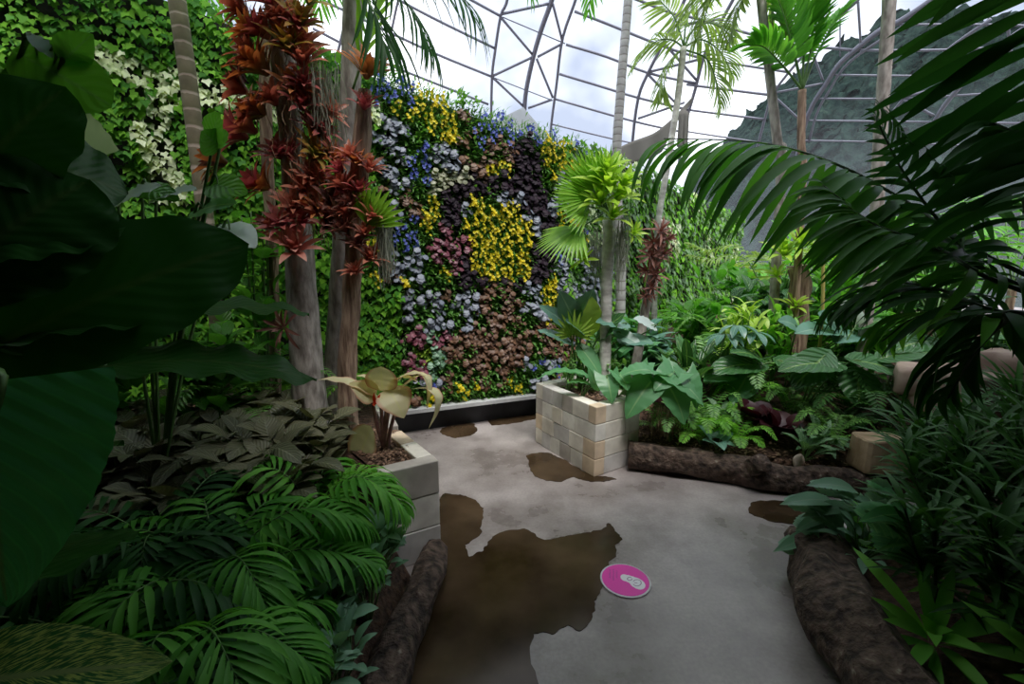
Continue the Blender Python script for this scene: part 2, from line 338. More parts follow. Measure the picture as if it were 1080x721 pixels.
# the living wall's plan line and top line
WP = [V((-6.2, 2.0)), V((-3.5, 3.14)), V((-1.06, 4.14)), V((.25, 4.68)), V((.62, 4.86)), V((1.1, 5.35)), V((1.65, 6.15)), V((3.85, 9.6)), V((6.3, 13.0))]
WT = [3.95, 3.7, 3.1, 2.78, 2.74, 2.74, 2.75, 2.78, 2.8]
cum = [0]
for a, b in zip(WP, WP[1:]): cum.append(cum[-1] + (b - a).length)
WLEN = cum[-1]
def wallpt(u):
    for i in range(len(WP) - 1):
        if u <= cum[i + 1] or i == len(WP) - 2:
            t = (u - cum[i]) / (cum[i + 1] - cum[i]); p = WP[i].lerp(WP[i + 1], t); d = (WP[i + 1] - WP[i]).normalized()
            return p, V((d.y, -d.x, 0)), WT[i] + (WT[i + 1] - WT[i]) * t      # point, normal towards the path, top height
m = M()
for th0, th1, off0, name, mat in ((.27, 0, 0, 'wall_living', WALLB),):
    N_ = 60
    for i in range(N_ + 1):
        p, n, top = wallpt(WLEN * i / N_)
        for q in ((p.x, p.y, .1), (p.x, p.y, top - .03), (p.x - n.x * .35, p.y - n.y * .35, top - .03), (p.x - n.x * .35, p.y - n.y * .35, 0)): m.v.append(q)
    for i in range(N_):
        for k in range(3):
            a = i * 4 + k; m.face((a, a + 4, a + 5, a + 1), ((0, 0),) * 4)
    tag(m.build(name, mat, smooth=False), kind='structure')
def strip(name, mat, prof):
    m = M(); K = len(prof)
    for i in range(61):
        p, n, top = wallpt(WLEN * i / 60)
        for off, z in prof: m.v.append((p.x + n.x * off, p.y + n.y * off, z))
    for i in range(60):
        for k in range(K - 1):
            a = i * K + k; m.face((a, a + K, a + K + 1, a + 1), ((0, 0),) * 4)
    return tag(m.build(name, mat, smooth=False), kind='structure')
strip('trim_1', BLACKS, [(0, 0), (.03, 0), (.03, .215), (0, .215)])
strip('trim_2', CONCL, [(-.05, .215), (.16, .215), (.16, .25), (-.05, .25)])
# planting beds
def bedmesh(name, xs, rows, hf):
    m = M(); nx = xs
    for (y, xa, xb) in rows:
        for i in range(nx + 1):
            x = lerp(xa, xb, i / nx); m.v.append((x, y, hf(x, y, i / nx)))
    for j in range(len(rows) - 1):
        for i in range(nx):
            a = j * (nx + 1) + i; m.face((a, a + 1, a + nx + 2, a + nx + 1), ((0, 0),) * 4)
    return tag(m.build(name, SOIL), kind='structure')
LE = [(0, -.55), (1.5, -.5), (2.0, -.46), (2.16, -.62), (2.3, -.62), (2.72, -.82), (3.15, -1.12), (4.3, -1.2)]
def hL(x, y):
    e = interp(LE, y) - x
    lo = interp([(2.0, .06), (2.15, .5)], y)
    h = lerp(lo, interp([(1.0, .28), (1.8, .38), (2.1, .52)], y), min(1, max(0, e / .55)) ** .7) if e > 0 else 0
    return h + .03 * noise.noise(V((x * 3, y * 3, 0)))
bedmesh('floor_bed_left', 50, [(y / 20, interp(LE, y / 20), -7) for y in range(-40, 86)], lambda x, y, t: hL(x, y) if t > 0 else 0)
RE = [(.3, 4.5), (.62, 4.25), (1.0, 3.6), (1.05, 3.42), (2.4, 3.0), (3.0, 2.9), (8, 2.7)]
def hA(x, y):
    e = y - interp(RE, x)
    return (lerp(.14, .5, min(1, max(0, e / 1.6))) if e > 0 else 0) + .03 * noise.noise(V((x * 3, y * 3, 5)))
m = M(); NX = 60
for i in range(NX + 1):
    x = .3 + 9 * i / NX; y0 = interp(RE, x)
    for j in range(31):
        y = y0 + 12 * (j / 30) ** 1.6; m.v.append((x, y, hA(x, y) if j else 0.0))
for i in range(NX):
    for j in range(30):
        a = i * 31 + j; m.face((a, a + 31, a + 32, a + 1), ((0, 0),) * 4)
tag(m.build('floor_bed_back', SOIL), kind='structure')
BE = [(-1, 1.3), (.5, 1.3), (1.4, 1.36), (2.0, 1.55), (2.3, 1.9), (2.45, 2.3)]
def hB(x, y):
    e = x - interp(BE, y)
    return (lerp(.1, .4, min(1, max(0, e / 1.0))) if e > 0 else 0) + .02 * noise.noise(V((x * 3, y * 3, 9)))
bedmesh('floor_bed_right', 40, [(y / 20, interp(BE, y / 20), 6) for y in range(-30, 50)], lambda x, y, t: hB(x, y) if 0 < t and y < 2.44 else 0)
# unseen walls and roof panels, added to shade the near planting
def slab(name, mat, pts, z0, z1):
    m = M(); n = len(pts)
    for z in (z0, z1):
        for x, y in pts: m.v.append((x, y, z))
    m.face(tuple(range(n))[::-1], [(0, 0)] * n); m.face(tuple(range(n, 2 * n)), [(0, 0)] * n)
    for i in range(n):
        j = (i + 1) % n; m.face((i, j, j + n, i + n), ((0, 0),) * 4)
    return tag(m.build(name, mat, smooth=False), kind='structure')
slab('shade_blocker_back', DARKW, [(-7, -3.2), (7.5, -3.2), (7.5, -3), (-7, -3)], 0, 4.6)
slab('shade_blocker_left', DARKW, [(-7, -3), (-6.8, -3), (-6.1, 1.8), (-6.3, 1.8)], 0, 4.6)
slab('shade_blocker_right', DARKW, [(7.3, -3), (7.5, -3), (7.5, 3), (7.3, 3)], 0, 4.6)
slab('shade_blocker_top', DARKW, [(-7, -3.2), (7.5, -3.2), (7.5, 2.2), (2.2, 2.0), (1.3, 1.1), (-.4, .9), (-1.0, 1.4), (-6.9, 1.7)], 4.6, 4.7)
slab('shade_blocker_top_left', DARKW, [(-6.6, -2.9), (-.9, -2.9), (-.7, 1.2), (-1.0, 2.1), (-2.3, 2.3), (-4.6, 2.0), (-5.9, 1.75)], 3.2, 3.28)
slab('shade_blocker_top_right', DARKW, [(1.6, -2.9), (7.2, -2.9), (7.2, 2.6), (2.9, 2.5), (1.55, 1.6)], 3.2, 3.28)

# ------------------------------------------------------------------ dome
DC = V((1, 4, -1.5)); DR = 12.5
def D(px, py, dr=0):
    r = ray(px, py).normalized(); oc = CAMP - DC; b = oc.dot(r); c = oc.dot(oc) - (DR + dr) ** 2
    return CAMP + r * (-b + math.sqrt(b * b - c))
STR = [
 (.05, [(545, -60), (535, 0), (528, 17), (522, 55), (519, 80), (518, 122), (518, 150)]),
 (.085, [(596, -50), (582, 0), (571, 31), (562, 62), (555, 95), (553, 118), (552, 150)]),
 (.05, [(622, -50), (607, 0), (593, 42), (587, 89), (581, 135), (580, 160)]),
 (.045, [(528, 15), (578, 4)]), (.045, [(528, 18), (562, 58)]), (.045, [(520, 80), (562, 60)]), (.045, [(520, 82), (552, 112)]), (.045, [(583, 4), (593, 43)]),
 (.045, [(567, 60), (593, 46)]), (.045, [(566, 62), (583, 103)]), (.045, [(557, 114), (582, 105)]), (.02, [(530, 18), (596, 46)]), (.02, [(521, 82), (583, 106)]), (.04, [(578, -2), (560, -40)]),
 (.045, [(470, -15), (497, 0), (528, 17)]), (.045, [(350, -40), (443, 12), (522, 51)]), (.045, [(340, 0), (449, 52), (519, 81)]), (.045, [(330, 30), (395, 62), (515, 110)]), (.04, [(330, 60), (400, 92), (517, 140)]),
 (.045, [(440, -60), (420, 0), (400, 100)]), (.05, [(380, -40), (345, 100)]),
 (.06, [(745, -60), (722, 0), (707, 31), (684, 76), (673, 104), (667, 150), (665, 190)]),
 (.06, [(800, -50), (773, 0), (760, 24), (744, 55), (733, 95), (722, 135), (715, 180)]),
 (.045, [(606, 12), (640, 25), (700, 49), (742, 62)]), (.045, [(597, 47), (640, 60), (684, 77), (735, 88)]), (.045, [(590, 78), (630, 90), (673, 103), (727, 116)]), (.04, [(584, 104), (669, 128), (724, 140)]), (.03, [(582, 131), (658, 149), (720, 160)]),
 (.045, [(625, -18), (673, 0), (709, 14), (733, 19), (824, 44), (900, 53)]), (.04, [(742, 60), (767, 66), (831, 76)]), (.045, [(724, 89), (811, 100)]), (.04, [(727, 116), (807, 126)]), (.03, [(720, 138), (800, 150)]),
 (.045, [(684, 76), (740, 62)]), (.045, [(684, 79), (712, 108)]), (.045, [(673, 125), (722, 108)]), (.045, [(700, 45), (735, 85)]), (.045, [(707, 28), (760, 20)]),
 (.05, [(940, -40), (905, 0), (880, 22), (856, 49), (838, 69), (816, 98), (807, 124), (795, 170)]),
 (.085, [(1010, -18), (983, 0), (950, 22), (930, 31), (904, 51), (884, 69), (871, 89), (857, 111), (847, 138), (838, 180)]),
 (.045, [(985, 8), (952, 28), (908, 56), (888, 74), (875, 95), (862, 118), (853, 150)]),
 (.07, [(1140, -10), (1080, 30), (1050, 53), (1020, 83), (992, 117), (975, 150)]),
 (.045, [(1045, 20), (1000, 52), (973, 80), (952, 105), (938, 125), (925, 160)]),
 (.03, [(940, 26), (1040, 26), (1100, 28)]), (.035, [(905, 53), (980, 53), (1060, 50)]), (.03, [(880, 79), (970, 80), (1040, 79)]), (.03, [(858, 104), (950, 104), (1005, 101), (1080, 96)]), (.03, [(845, 127), (930, 128), (1080, 130)]), (.03, [(840, 148), (930, 150), (1080, 156)]),
 (.04, [(955, 102), (1018, 86)]), (.04, [(1000, 64), (1019, 83)]), (.04, [(953, 105), (985, 122)]), (.035, [(816, 98), (868, 88)]), (.035, [(816, 101), (842, 125)]), (.035, [(855, 50), (868, 85)]), (.035, [(905, 2), (908, 50)]), (.02, [(886, 20), (886, 60)]), (.04, [(1062, 20), (1066, 55)]),
]
m = M()
for r, pl in STR:
    tube(m, [D(x, y, -.02) for x, y in pl], r * .72, n=max(4, len(pl) * 3), sides=6)
tag(m.build('ceiling_frame', STEEL), kind='structure')
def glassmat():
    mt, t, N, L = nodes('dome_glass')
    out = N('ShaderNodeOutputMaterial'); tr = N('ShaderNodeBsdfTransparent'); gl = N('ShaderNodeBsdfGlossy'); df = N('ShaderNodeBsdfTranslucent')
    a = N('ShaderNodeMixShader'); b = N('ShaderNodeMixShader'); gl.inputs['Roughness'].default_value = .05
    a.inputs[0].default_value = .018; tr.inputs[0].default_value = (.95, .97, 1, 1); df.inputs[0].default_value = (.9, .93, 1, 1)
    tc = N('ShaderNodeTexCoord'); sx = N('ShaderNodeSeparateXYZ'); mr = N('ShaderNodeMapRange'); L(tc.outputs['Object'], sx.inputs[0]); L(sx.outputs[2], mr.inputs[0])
    mr.inputs[1].default_value = 2.0; mr.inputs[2].default_value = 5.5; mr.inputs[3].default_value = .14; mr.inputs[4].default_value = .012  # milkier low on the glass: distant haze painted into the panes
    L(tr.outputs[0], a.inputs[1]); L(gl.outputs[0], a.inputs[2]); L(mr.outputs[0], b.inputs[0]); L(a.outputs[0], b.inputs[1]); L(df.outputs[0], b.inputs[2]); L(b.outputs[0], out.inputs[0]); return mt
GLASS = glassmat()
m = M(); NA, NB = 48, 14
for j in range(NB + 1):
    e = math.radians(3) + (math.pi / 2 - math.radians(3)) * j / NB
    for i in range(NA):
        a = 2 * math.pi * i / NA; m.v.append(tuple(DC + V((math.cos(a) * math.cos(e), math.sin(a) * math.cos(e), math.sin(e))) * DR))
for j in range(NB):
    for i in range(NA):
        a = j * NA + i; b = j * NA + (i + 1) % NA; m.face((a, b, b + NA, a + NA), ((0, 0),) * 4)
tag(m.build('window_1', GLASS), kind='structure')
# hill
m = M(); RID = [(560, 262), (640, 252), (700, 225), (735, 190), (770, 143), (810, 103), (850, 72), (900, 42), (950, 16), (985, 4), (1030, 20), (1075, 16), (1120, 24), (1200, 10), (1350, -30)]
NX_, NY_ = 300, 70
for i in range(NX_ + 1):
    px = 560 + (1350 - 560) * i / NX_; py = interp(RID, px); top = P(px, py, 95); bot = P(px, 280, 38); bot.z = -6
    for j in range(NY_ + 1):
        t = j / NY_; p = bot.lerp(top, t); p.z = lerp(bot.z, top.z, t ** .8)
        p.z += 1.6 * noise.noise(p * .22) + 1.8 * abs(noise.noise(p * .45)) + .7 * noise.noise(p * 1.2); p.y += 2.5 * noise.noise(p * .5 + V((9, 0, 0)))
        m.v.append(tuple(p))
for i in range(NX_):
    for j in range(NY_):
        a = i * (NY_ + 1) + j; m.face((a, a + NY_ + 1, a + NY_ + 2, a + 1), ((0, 0),) * 4)
tag(m.build('hill', HILLM), kind='structure')

# ------------------------------------------------------------------ puddles
def pudmat():
    mt, t, N, L = nodes('puddle_water')
    out = N('ShaderNodeOutputMaterial'); bs = N('ShaderNodeBsdfPrincipled'); nz = N('ShaderNodeTexNoise'); tc = N('ShaderNodeTexCoord'); r = N('ShaderNodeValToRGB')
    L(tc.outputs['Object'], nz.inputs[0]); nz.inputs['Scale'].default_value = 2.5; nz.inputs['Detail'].default_value = 6; L(nz.outputs[0], r.inputs[0])
    r.color_ramp.elements[0].position = .35; r.color_ramp.elements[0].color = (.032, .019, .009, 1); r.color_ramp.elements[1].position = .7; r.color_ramp.elements[1].color = (.1, .065, .037, 1)
    L(r.outputs[0], bs.inputs['Base Color']); bs.inputs['Roughness'].default_value = .14; bs.inputs['IOR'].default_value = 1.33
    L(bs.outputs[0], out.inputs[0]); return mt
PUD = pudmat()
def puddle(pl, label, k=9):
    n = len(pl); pts = []
    for i in range(n):
        a, b, c, d = [V(pl[(i + q) % n]) for q in (-1, 0, 1, 2)]
        for s in range(k):
            t = s / k; q = .5 * ((2 * b) + (c - a) * t + (2 * a - 5 * b + 4 * c - d) * t * t + (3 * b - a - 3 * c + d) * t ** 3)
            g = G(q.x, q.y, .003); g += V((noise.noise(g * 9), noise.noise(g * 9 + V((3, 3, 3))), 0)) * .025 + V((noise.noise(g * 30), noise.noise(g * 30 + V((3, 3, 3))), 0)) * .014; pts.append(g)
    m = M(); N_ = len(pts)
    from mathutils.geometry import tessellate_polygon
    for p in pts: m.v.append((p.x, p.y, .004))
    for p in pts: m.v.append((p.x, p.y, -.004))
    for tr in tessellate_polygon([pts]):
        m.face(tuple(tr), ((0, 0),) * 3)
    for i in range(N_): m.face((i, (i + 1) % N_, (i + 1) % N_ + N_, i + N_), ((0, 0),) * 4)
    o = m.build('puddle', PUD, smooth=False); me = o.data
    if me.polygons[0].normal.z < 0: me.flip_normals()
    return tag(o, label, 'puddle')
puddle([(464, 526), (482, 522), (499, 525), (508, 535), (509, 552), (503, 566), (491, 577), (494, 588), (507, 578), (520, 566), (545, 558), (563, 563), (578, 568), (610, 562), (638, 557), (643, 552), (655, 565), (650, 578), (642, 600), (634, 622), (627, 640), (615, 666), (600, 661), (585, 664), (565, 668), (560, 690), (555, 740), (400, 740), (420, 700), (440, 660), (455, 630), (462, 590)], 'large brown puddle spread along the log on the path floor')
puddle([(556, 482), (566, 478), (580, 478), (600, 487), (620, 500), (640, 503), (650, 506), (625, 508), (605, 503), (592, 507), (575, 506), (562, 498)], 'small round puddle at the foot of the block planter')
puddle([(466, 452), (480, 446), (497, 446), (503, 452), (495, 459), (478, 461), (467, 458)], 'dark oval puddle beside the lower wall plinth, closer to the cordyline planter')
puddle([(515, 443), (535, 438), (562, 436), (564, 441), (545, 445), (522, 448)], 'thin dark puddle against the wall plinth next to the block planter')
puddle([(790, 535), (805, 528), (850, 528), (905, 530), (900, 545), (870, 556), (830, 552), (800, 545)], 'damp brown puddle under the ferns between the two logs')

# ------------------------------------------------------------------ floor sticker
ZC = [0]
def disc(m, c, a, b, z, n=40, mi=0):
    ZC[0] += 1; z += (ZC[0] % 90) * 4e-6
    i0 = len(m.v); m.v.append((c.x, c.y, z))
    for i in range(n):
        t = 2 * math.pi * i / n; p = c + a * math.cos(t) + b * math.sin(t); m.v.append((p.x, p.y, z))
    for i in range(n): m.face((i0, i0 + 1 + i, i0 + 1 + (i + 1) % n), ((0, 0),) * 3, mi)
PINK = flat('pink_vinyl', (.82, .05, .42), .45); WHT = flat('white_vinyl', (.85, .82, .85), .45); GRY = flat('grey_print', (.3, .16, .28), .5); PUR = flat('purple_print', (.45, .06, .3), .5)
sc = (G(633, 612) + G(686, 613)) / 2; sr = (G(686, 613) - G(633, 612)).length / 2 * .99
st = thing('floor_sticker', 'round pink floor sticker with white rim and white logo on the path', 'sticker', loc=(sc.x, sc.y, 0))
m = M(); disc(m, sc, V((sr, 0, 0)), V((0, sr, 0)), .008, 64); n0 = len(m.v)
for i in range(64):
    t = 2 * math.pi * i / 64; m.v.append((sc.x + sr * math.cos(t), sc.y + sr * math.sin(t), 0.001))
for i in range(64): m.face((1 + i, 1 + (i + 1) % 64, n0 + (i + 1) % 64, n0 + i), ((0, 0),) * 4)
part(m, 'rim', WHT, st)
m = M(); disc(m, sc, V((sr * .93, 0, 0)), V((0, sr * .93, 0)), .0088, 64); part(m, 'disc', PINK, st); ZC[0] = 0
# logo axis from picture: elongated shape pointing up-left
def stroke(m, pts, w, z):
    for a, b in zip(pts, pts[1:]):
        z += 5e-6; d = (b - a); d.z = 0; s = V((-d.y, d.x, 0)).normalized() * w / 2; i = len(m.v)
        for p in (a - s, b - s, b + s, a + s): m.v.append((p.x, p.y, z))
        m.face((i, i + 1, i + 2, i + 3), ((0, 0),) * 4)
    for p in pts: disc(m, p, V((w / 2, 0, 0)), V((0, w / 2, 0)), z + 5e-5, 12)
m = M(); lw = [G(x, y) for x, y in ((659, 610.5), (664, 613), (668, 613.2), (672, 616), (676, 619))]
for (x, y), r in (((659, 610.7), .22), ((663, 611.8), .24), ((667, 613.5), .27), ((671, 616), .34), ((673, 617.2), .34)):
    disc(m, G(x, y), V((sr * r * .8, 0, 0)), V((0, sr * r * .95, 0)), .0093, 20)
part(m, 'logo', WHT, st)
m = M()
def cpath(cx, cy, rx, ry, a0, a1, n=14): return [G(cx + rx * math.cos(math.radians(lerp(a0, a1, i / n))), cy + ry * math.sin(math.radians(lerp(a0, a1, i / n)))) for i in range(n + 1)]
stroke(m, cpath(671.8, 616.2, 4.4, 3.4, -150, 150), sr * .03, .01)
stroke(m, cpath(664, 612, 2.4, 1.7, 0, 320), sr * .03, .01)
stroke(m, [G(672, 616.5), G(669, 616)], sr * .03, .01)
part(m, 'logo_lines', GRY, st)
m = M()
for k, (x0, ys) in enumerate(((643, (602, 611)), (646.5, (602, 613)), (650, (603.5, 611)))):
    y = ys[0]
    while y < ys[1]:
        stroke(m, [G(x0 + R.uniform(-.4, .2), y), G(x0 + .9, y + R.uniform(.3, .8))], sr * .035, .0094); y += 1.35
part(m, 'small_print', PUR, st)

# ------------------------------------------------------------------ stone planters
def blockwall(m, A, B, H, courses, widths, th=.1, seed=1, first=False):
    rr = random.Random(seed); A = V((A[0], A[1], 0)); B = V((B[0], B[1], 0)); d = (B - A); d.normalize(); A = A + d * th; L = (B - A).length; n = V((d.y, -d.x, 0))
    if first: A = A - d * th; L += th
    for c in range(courses):
        z = H * (c + .5) / courses; x = 0
        while x < L - 1e-4:
            w_ = rr.choice(widths) * rr.uniform(.85, 1.15)
            if L - x - w_ < .07: w_ = L - x
            w_ = min(w_, L - x); o = rr.uniform(-.002, .003)
            box(m, A + d * (x + w_ / 2) + n * (o - th / 2) + V((0, 0, z)), d * (w_ - .003), n * th, (0, 0, H / courses - .003)); x += w_
def bev(o, w=.006):
    b = o.modifiers.new('b', 'BEVEL'); b.width = w; b.segments = 2; b.limit_method = 'ANGLE'
def mulch(m, poly_pts, hf, n, size=.03, seed=3):
    rr = random.Random(seed)
    for _ in range(n):
        x, y = poly_pts(rr); z = hf(x, y) + .006; a = rr.uniform(0, 6.28); l = size * rr.uniform(.4, 1.3)
        d = V((math.cos(a), math.sin(a), rr.uniform(-.3, .5))).normalized()
        leaf(m, V((x, y, z)), V((x, y, z)) + d * l, l * rr.uniform(.25, .6), V((rr.uniform(-.6, .6), rr.uniform(-.6, .6), 1)), 'broad', nl=2)
# right planter
A_, B_, C_, D_ = V((.62, 3.2, 0)), V((.21, 3.89, 0)), V((.61, 4.16, 0)), V((1.02, 3.47, 0))
pl = thing('stone_planter', 'cream sandstone block planter box with four courses beside the long log', 'planter', loc=(.62, 3.7, 0))
m = M(); H = .55
blockwall(m, B_, A_, H, 4, (.16, .13, .19, .15), seed=4); blockwall(m, A_, D_, H, 4, (.22, .2, .26), seed=6)
blockwall(m, D_, C_, H, 4, (.2, .18), seed=7); blockwall(m, C_, B_, H, 4, (.2, .18), seed=8)
o = part(m, 'block_wall', SAND, pl, smooth=False); bev(o)
m = M(); c4 = [(.62, 3.31), (.30, 3.86), (.60, 4.06), (.92, 3.51)]
for x, y in c4: m.v.append((x, y, .5))
m.face((0, 3, 2, 1), ((0, 0),) * 4); part(m, 'soil', SOIL, pl)
def quad_pt(q):
    def f(rr):
        a, b = rr.random(), rr.random(); p = V(q[0]).lerp(V(q[1]), a).lerp(V(q[3]).lerp(V(q[2]), a), b); return p.x, p.y
    return f
m = M(); mulch(m, quad_pt(c4), lambda x, y: .5 + .03 * noise.noise(V((x * 8, y * 8, 0))), 700); o = part(m, 'mulch', MULCH, pl); o['kind'] = 'stuff'
# left planter
E_ = [V((-.39, 2.28, 0)), V((-.70, 2.72, 0)), V((-1.04, 3.5, 0)), V((-1.25, 3.4, 0)), V((-.66, 2.12, 0))]
pl2 = thing('stone_planter', 'corner stone planter with pale blocks holding the yellow cordyline', 'planter', loc=(-.6, 2.5, 0))
m = M(); H2 = .56
blockwall(m, E_[4], E_[0], H2, 3, (.16, .3, .22), th=.09, seed=12, first=True); blockwall(m, E_[0], E_[1], H2, 3, (.3, .24), th=.09, seed=3); blockwall(m, E_[1], E_[2], H2, 3, (.3, .24), th=.09, seed=5)
o = part(m, 'block_wall', SAND, pl2, smooth=False); bev(o)
m = M(); q = [(-.44, 2.28), (-.74, 2.72), (-1.05, 3.4), (-1.25, 3.4), (-.95, 2.5), (-.66, 2.16)]
for x, y in q: m.v.append((x, y, .525))
m.face(tuple(range(6)), ((0, 0),) * 6); part(m, 'soil', SOIL, pl2)
m = M(); mulch(m, quad_pt([(-.46, 2.3), (-.78, 2.8), (-1.1, 2.8), (-.7, 2.2)]), lambda x, y: .525 + .03 * noise.noise(V((x * 8, y * 8, 0))) + .01, 1100); o = part(m, 'mulch', MULCH, pl2); o['kind'] = 'stuff'
# logs
def log(pts, r, label, n=30, knots=(), bump=.35):
    m = M(); tube(m, pts, r, n=n, sides=18, bump=bump)
    for i, (t, sz) in enumerate(knots):
        p = cat(pts, n)[int(t * n)]; tube(m, [p + V((0, -.02, .02)), p + V((.02, -(sz), sz * .9))], sz * .4, n=4, sides=8, bump=.4)
    return tag(m.build('log', LOGM), label, 'log')
log([(.92, 3.38, .105), (1.25, 3.28, .105), (1.6, 3.15, .1), (1.9, 3.02, .09), (2.5, 2.95, .085)], [(0, .11), (.4, .1), (.6, .11), (1, .085)], 'long rough brown log edging the bed beside the block planter', knots=((.62, .16),))
log([(-.415, 2.24, .07), (-.42, 1.95, .085), (-.445, 1.7, .08), (-.47, 1.3, .08), (-.48, .9, .08)], [(0, .055), (.2, .078), (1, .085)], 'narrow lichen-spotted log running along the path under the stone corner planter')
log([(1.62, 2.2, .12), (1.53, 2.02, .135), (1.40, 1.7, .13), (1.31, 1.3, .13), (1.27, .8, .13)], [(0, .08), (.08, .14), (.5, .15), (1, .15)], 'thick dark mossy log edging the path below the lance-leaved plants', knots=((.15, .12),))

# ------------------------------------------------------------------ LIVING WALL: pockets of plants
def inpoly(x, y, pl):
    c = False; j = len(pl) - 1
    for i in range(len(pl)):
        xi, yi = pl[i]; xj, yj = pl[j]
        if (yi > y) != (yj > y) and x < (xj - xi) * (y - yi) / (yj - yi) + xi: c = not c
        j = i
    return c
def rc(a, b, c, d): return [(a, b), (c, b), (c, d), (a, d)]
REG = [
 ('yellow', [(496, 214), (545, 216), (557, 232), (556, 290), (500, 292), (490, 270), (488, 230)], 'yellow flowering plant in the golden square under the dark arch'),
 ('silver', [(482, 214), (500, 206), (540, 207), (562, 225), (562, 250), (555, 262), (545, 216), (498, 217), (490, 240), (482, 240)], 'silver leaved plant bordering the golden flower square'),
 ('maroon', rc(452, 238, 490, 280), 'maroon leaved plant in the clump beside the golden square'),
 ('dark', [(460, 205), (478, 190), (510, 187), (548, 190), (574, 205), (580, 240), (576, 296), (556, 300), (480, 300), (486, 285), (466, 262)], 'near-black leaved plant forming the dark arch on the green wall'),
 ('cream', [(450, 182), (482, 178), (500, 190), (475, 197), (455, 200)], 'cream grey leaved plant above the left shoulder of the dark arch'),
 ('cream', rc(548, 203, 574, 218), 'cream leaved plant above the opposite shoulder of the dark arch'),
 ('bronze', [(504, 296), (546, 296), (548, 403), (504, 403)], 'bronze leaved plant in the brown column below the golden square'),
 ('lime', rc(441, 357, 451, 396), 'lime green plant in the thin strip between maroon clumps'),
 ('teal', rc(451, 350, 463, 396), 'grey green plant in the strip between maroon clumps'),
 ('maroon', [(426, 340), (472, 345), (472, 400), (428, 398)], 'maroon leaved plant in the low dark red clump'),
 ('bronze', rc(467, 345, 504, 405), 'bronze leaved plant low on the wall between maroon clump and brown column'),
 ('silver', [(402, 300), (440, 303), (470, 310), (504, 318), (504, 345), (470, 345), (402, 330)], 'silver blue leaved plant in the broad pale band low on the wall'),
 ('silver', rc(483, 280, 504, 318), 'silver blue leaved plant directly under the golden square corner'),
 ('silver', [(541, 287), (562, 287), (568, 340), (541, 340)], 'silver leaved plant along the far side of the brown column'),
 ('silver', [(580, 275), (600, 262), (640, 262), (640, 320), (582, 320)], 'silver leaved plant behind the drooping fan leaf'),
 ('yellow', rc(562, 290, 582, 330), 'yellow flowering plant beside the silver leaves right of the brown column'),
 ('silver', [(393, 120), (418, 120), (432, 150), (432, 196), (412, 205), (395, 165)], 'silver leaved plant in the pale patch high beside the red bromeliads'),
 ('silver', rc(452, 158, 477, 185), 'silver leaved plant in the small patch above the arch shoulder'),
 ('silver', rc(420, 268, 447, 296), 'silver leaved plant in the patch near the hanging moss'),
 ('silver', rc(558, 190, 600, 215), 'silver leaved plant high on the wall beside the fan palm'),
 ('silver', rc(400, 215, 420, 240), 'silver leaved plant behind the bright fan leaf'),
 ('bronze', rc(417, 200, 445, 228), 'bronze leaved plant in the small brown patch near the fan leaf'),
 ('blue', rc(412, 232, 445, 268), 'blue flowering plant in the patch above the pale band'),
 ('blue', rc(417, 165, 454, 195), 'blue flowering plant in the patch between silver leaves'),
 ('blue', [(385, 70), (430, 92), (440, 112), (395, 118)], 'blue flowering plant along the top edge beside the orange bromeliad'),
 ('yellow', [(423, 90), (452, 92), (484, 128), (484, 160), (462, 150)], 'yellow flowering plant on the diagonal band near the top edge'),
 ('yellow', rc(516, 172, 535, 196), 'yellow flowering plant in the brown patch above the arch'),
 ('yellow', [(566, 150), (600, 150), (604, 182), (572, 182)], 'yellow flowering plant at the top edge beside the fan palm'),
 ('yellow', rc(448, 206, 466, 244), 'yellow flowering plant at the outer left of the dark arch'),
 ('yellow', rc(574, 225, 590, 260), 'yellow flowering plant at the outer right of the dark arch'),
 ('blue', rc(505, 125, 556, 150), 'blue flowering plant in the top middle of the wall'),
 ('blue', rc(560, 140, 640, 165), 'blue flowering plant at the far top edge of the wall'),
 ('bronze', [(484, 138), (540, 142), (542, 200), (480, 178)], 'bronze leaved plant in the large brown patch above the arch'),
 ('dark', rc(540, 150, 568, 196), 'purple-black leaved plant beside the brown patch above the arch'),
 ('yellow', rc(480, 395, 512, 416), 'yellow flowering plant at the foot of the wall under the brown column'),
 ('yellow', rc(528, 393, 545, 410), 'small yellow flowering plant at the foot of the wall by the planter'),
 ('bronze', rc(545, 340, 600, 372), 'bronze leaved plant low behind the block planter'),
]
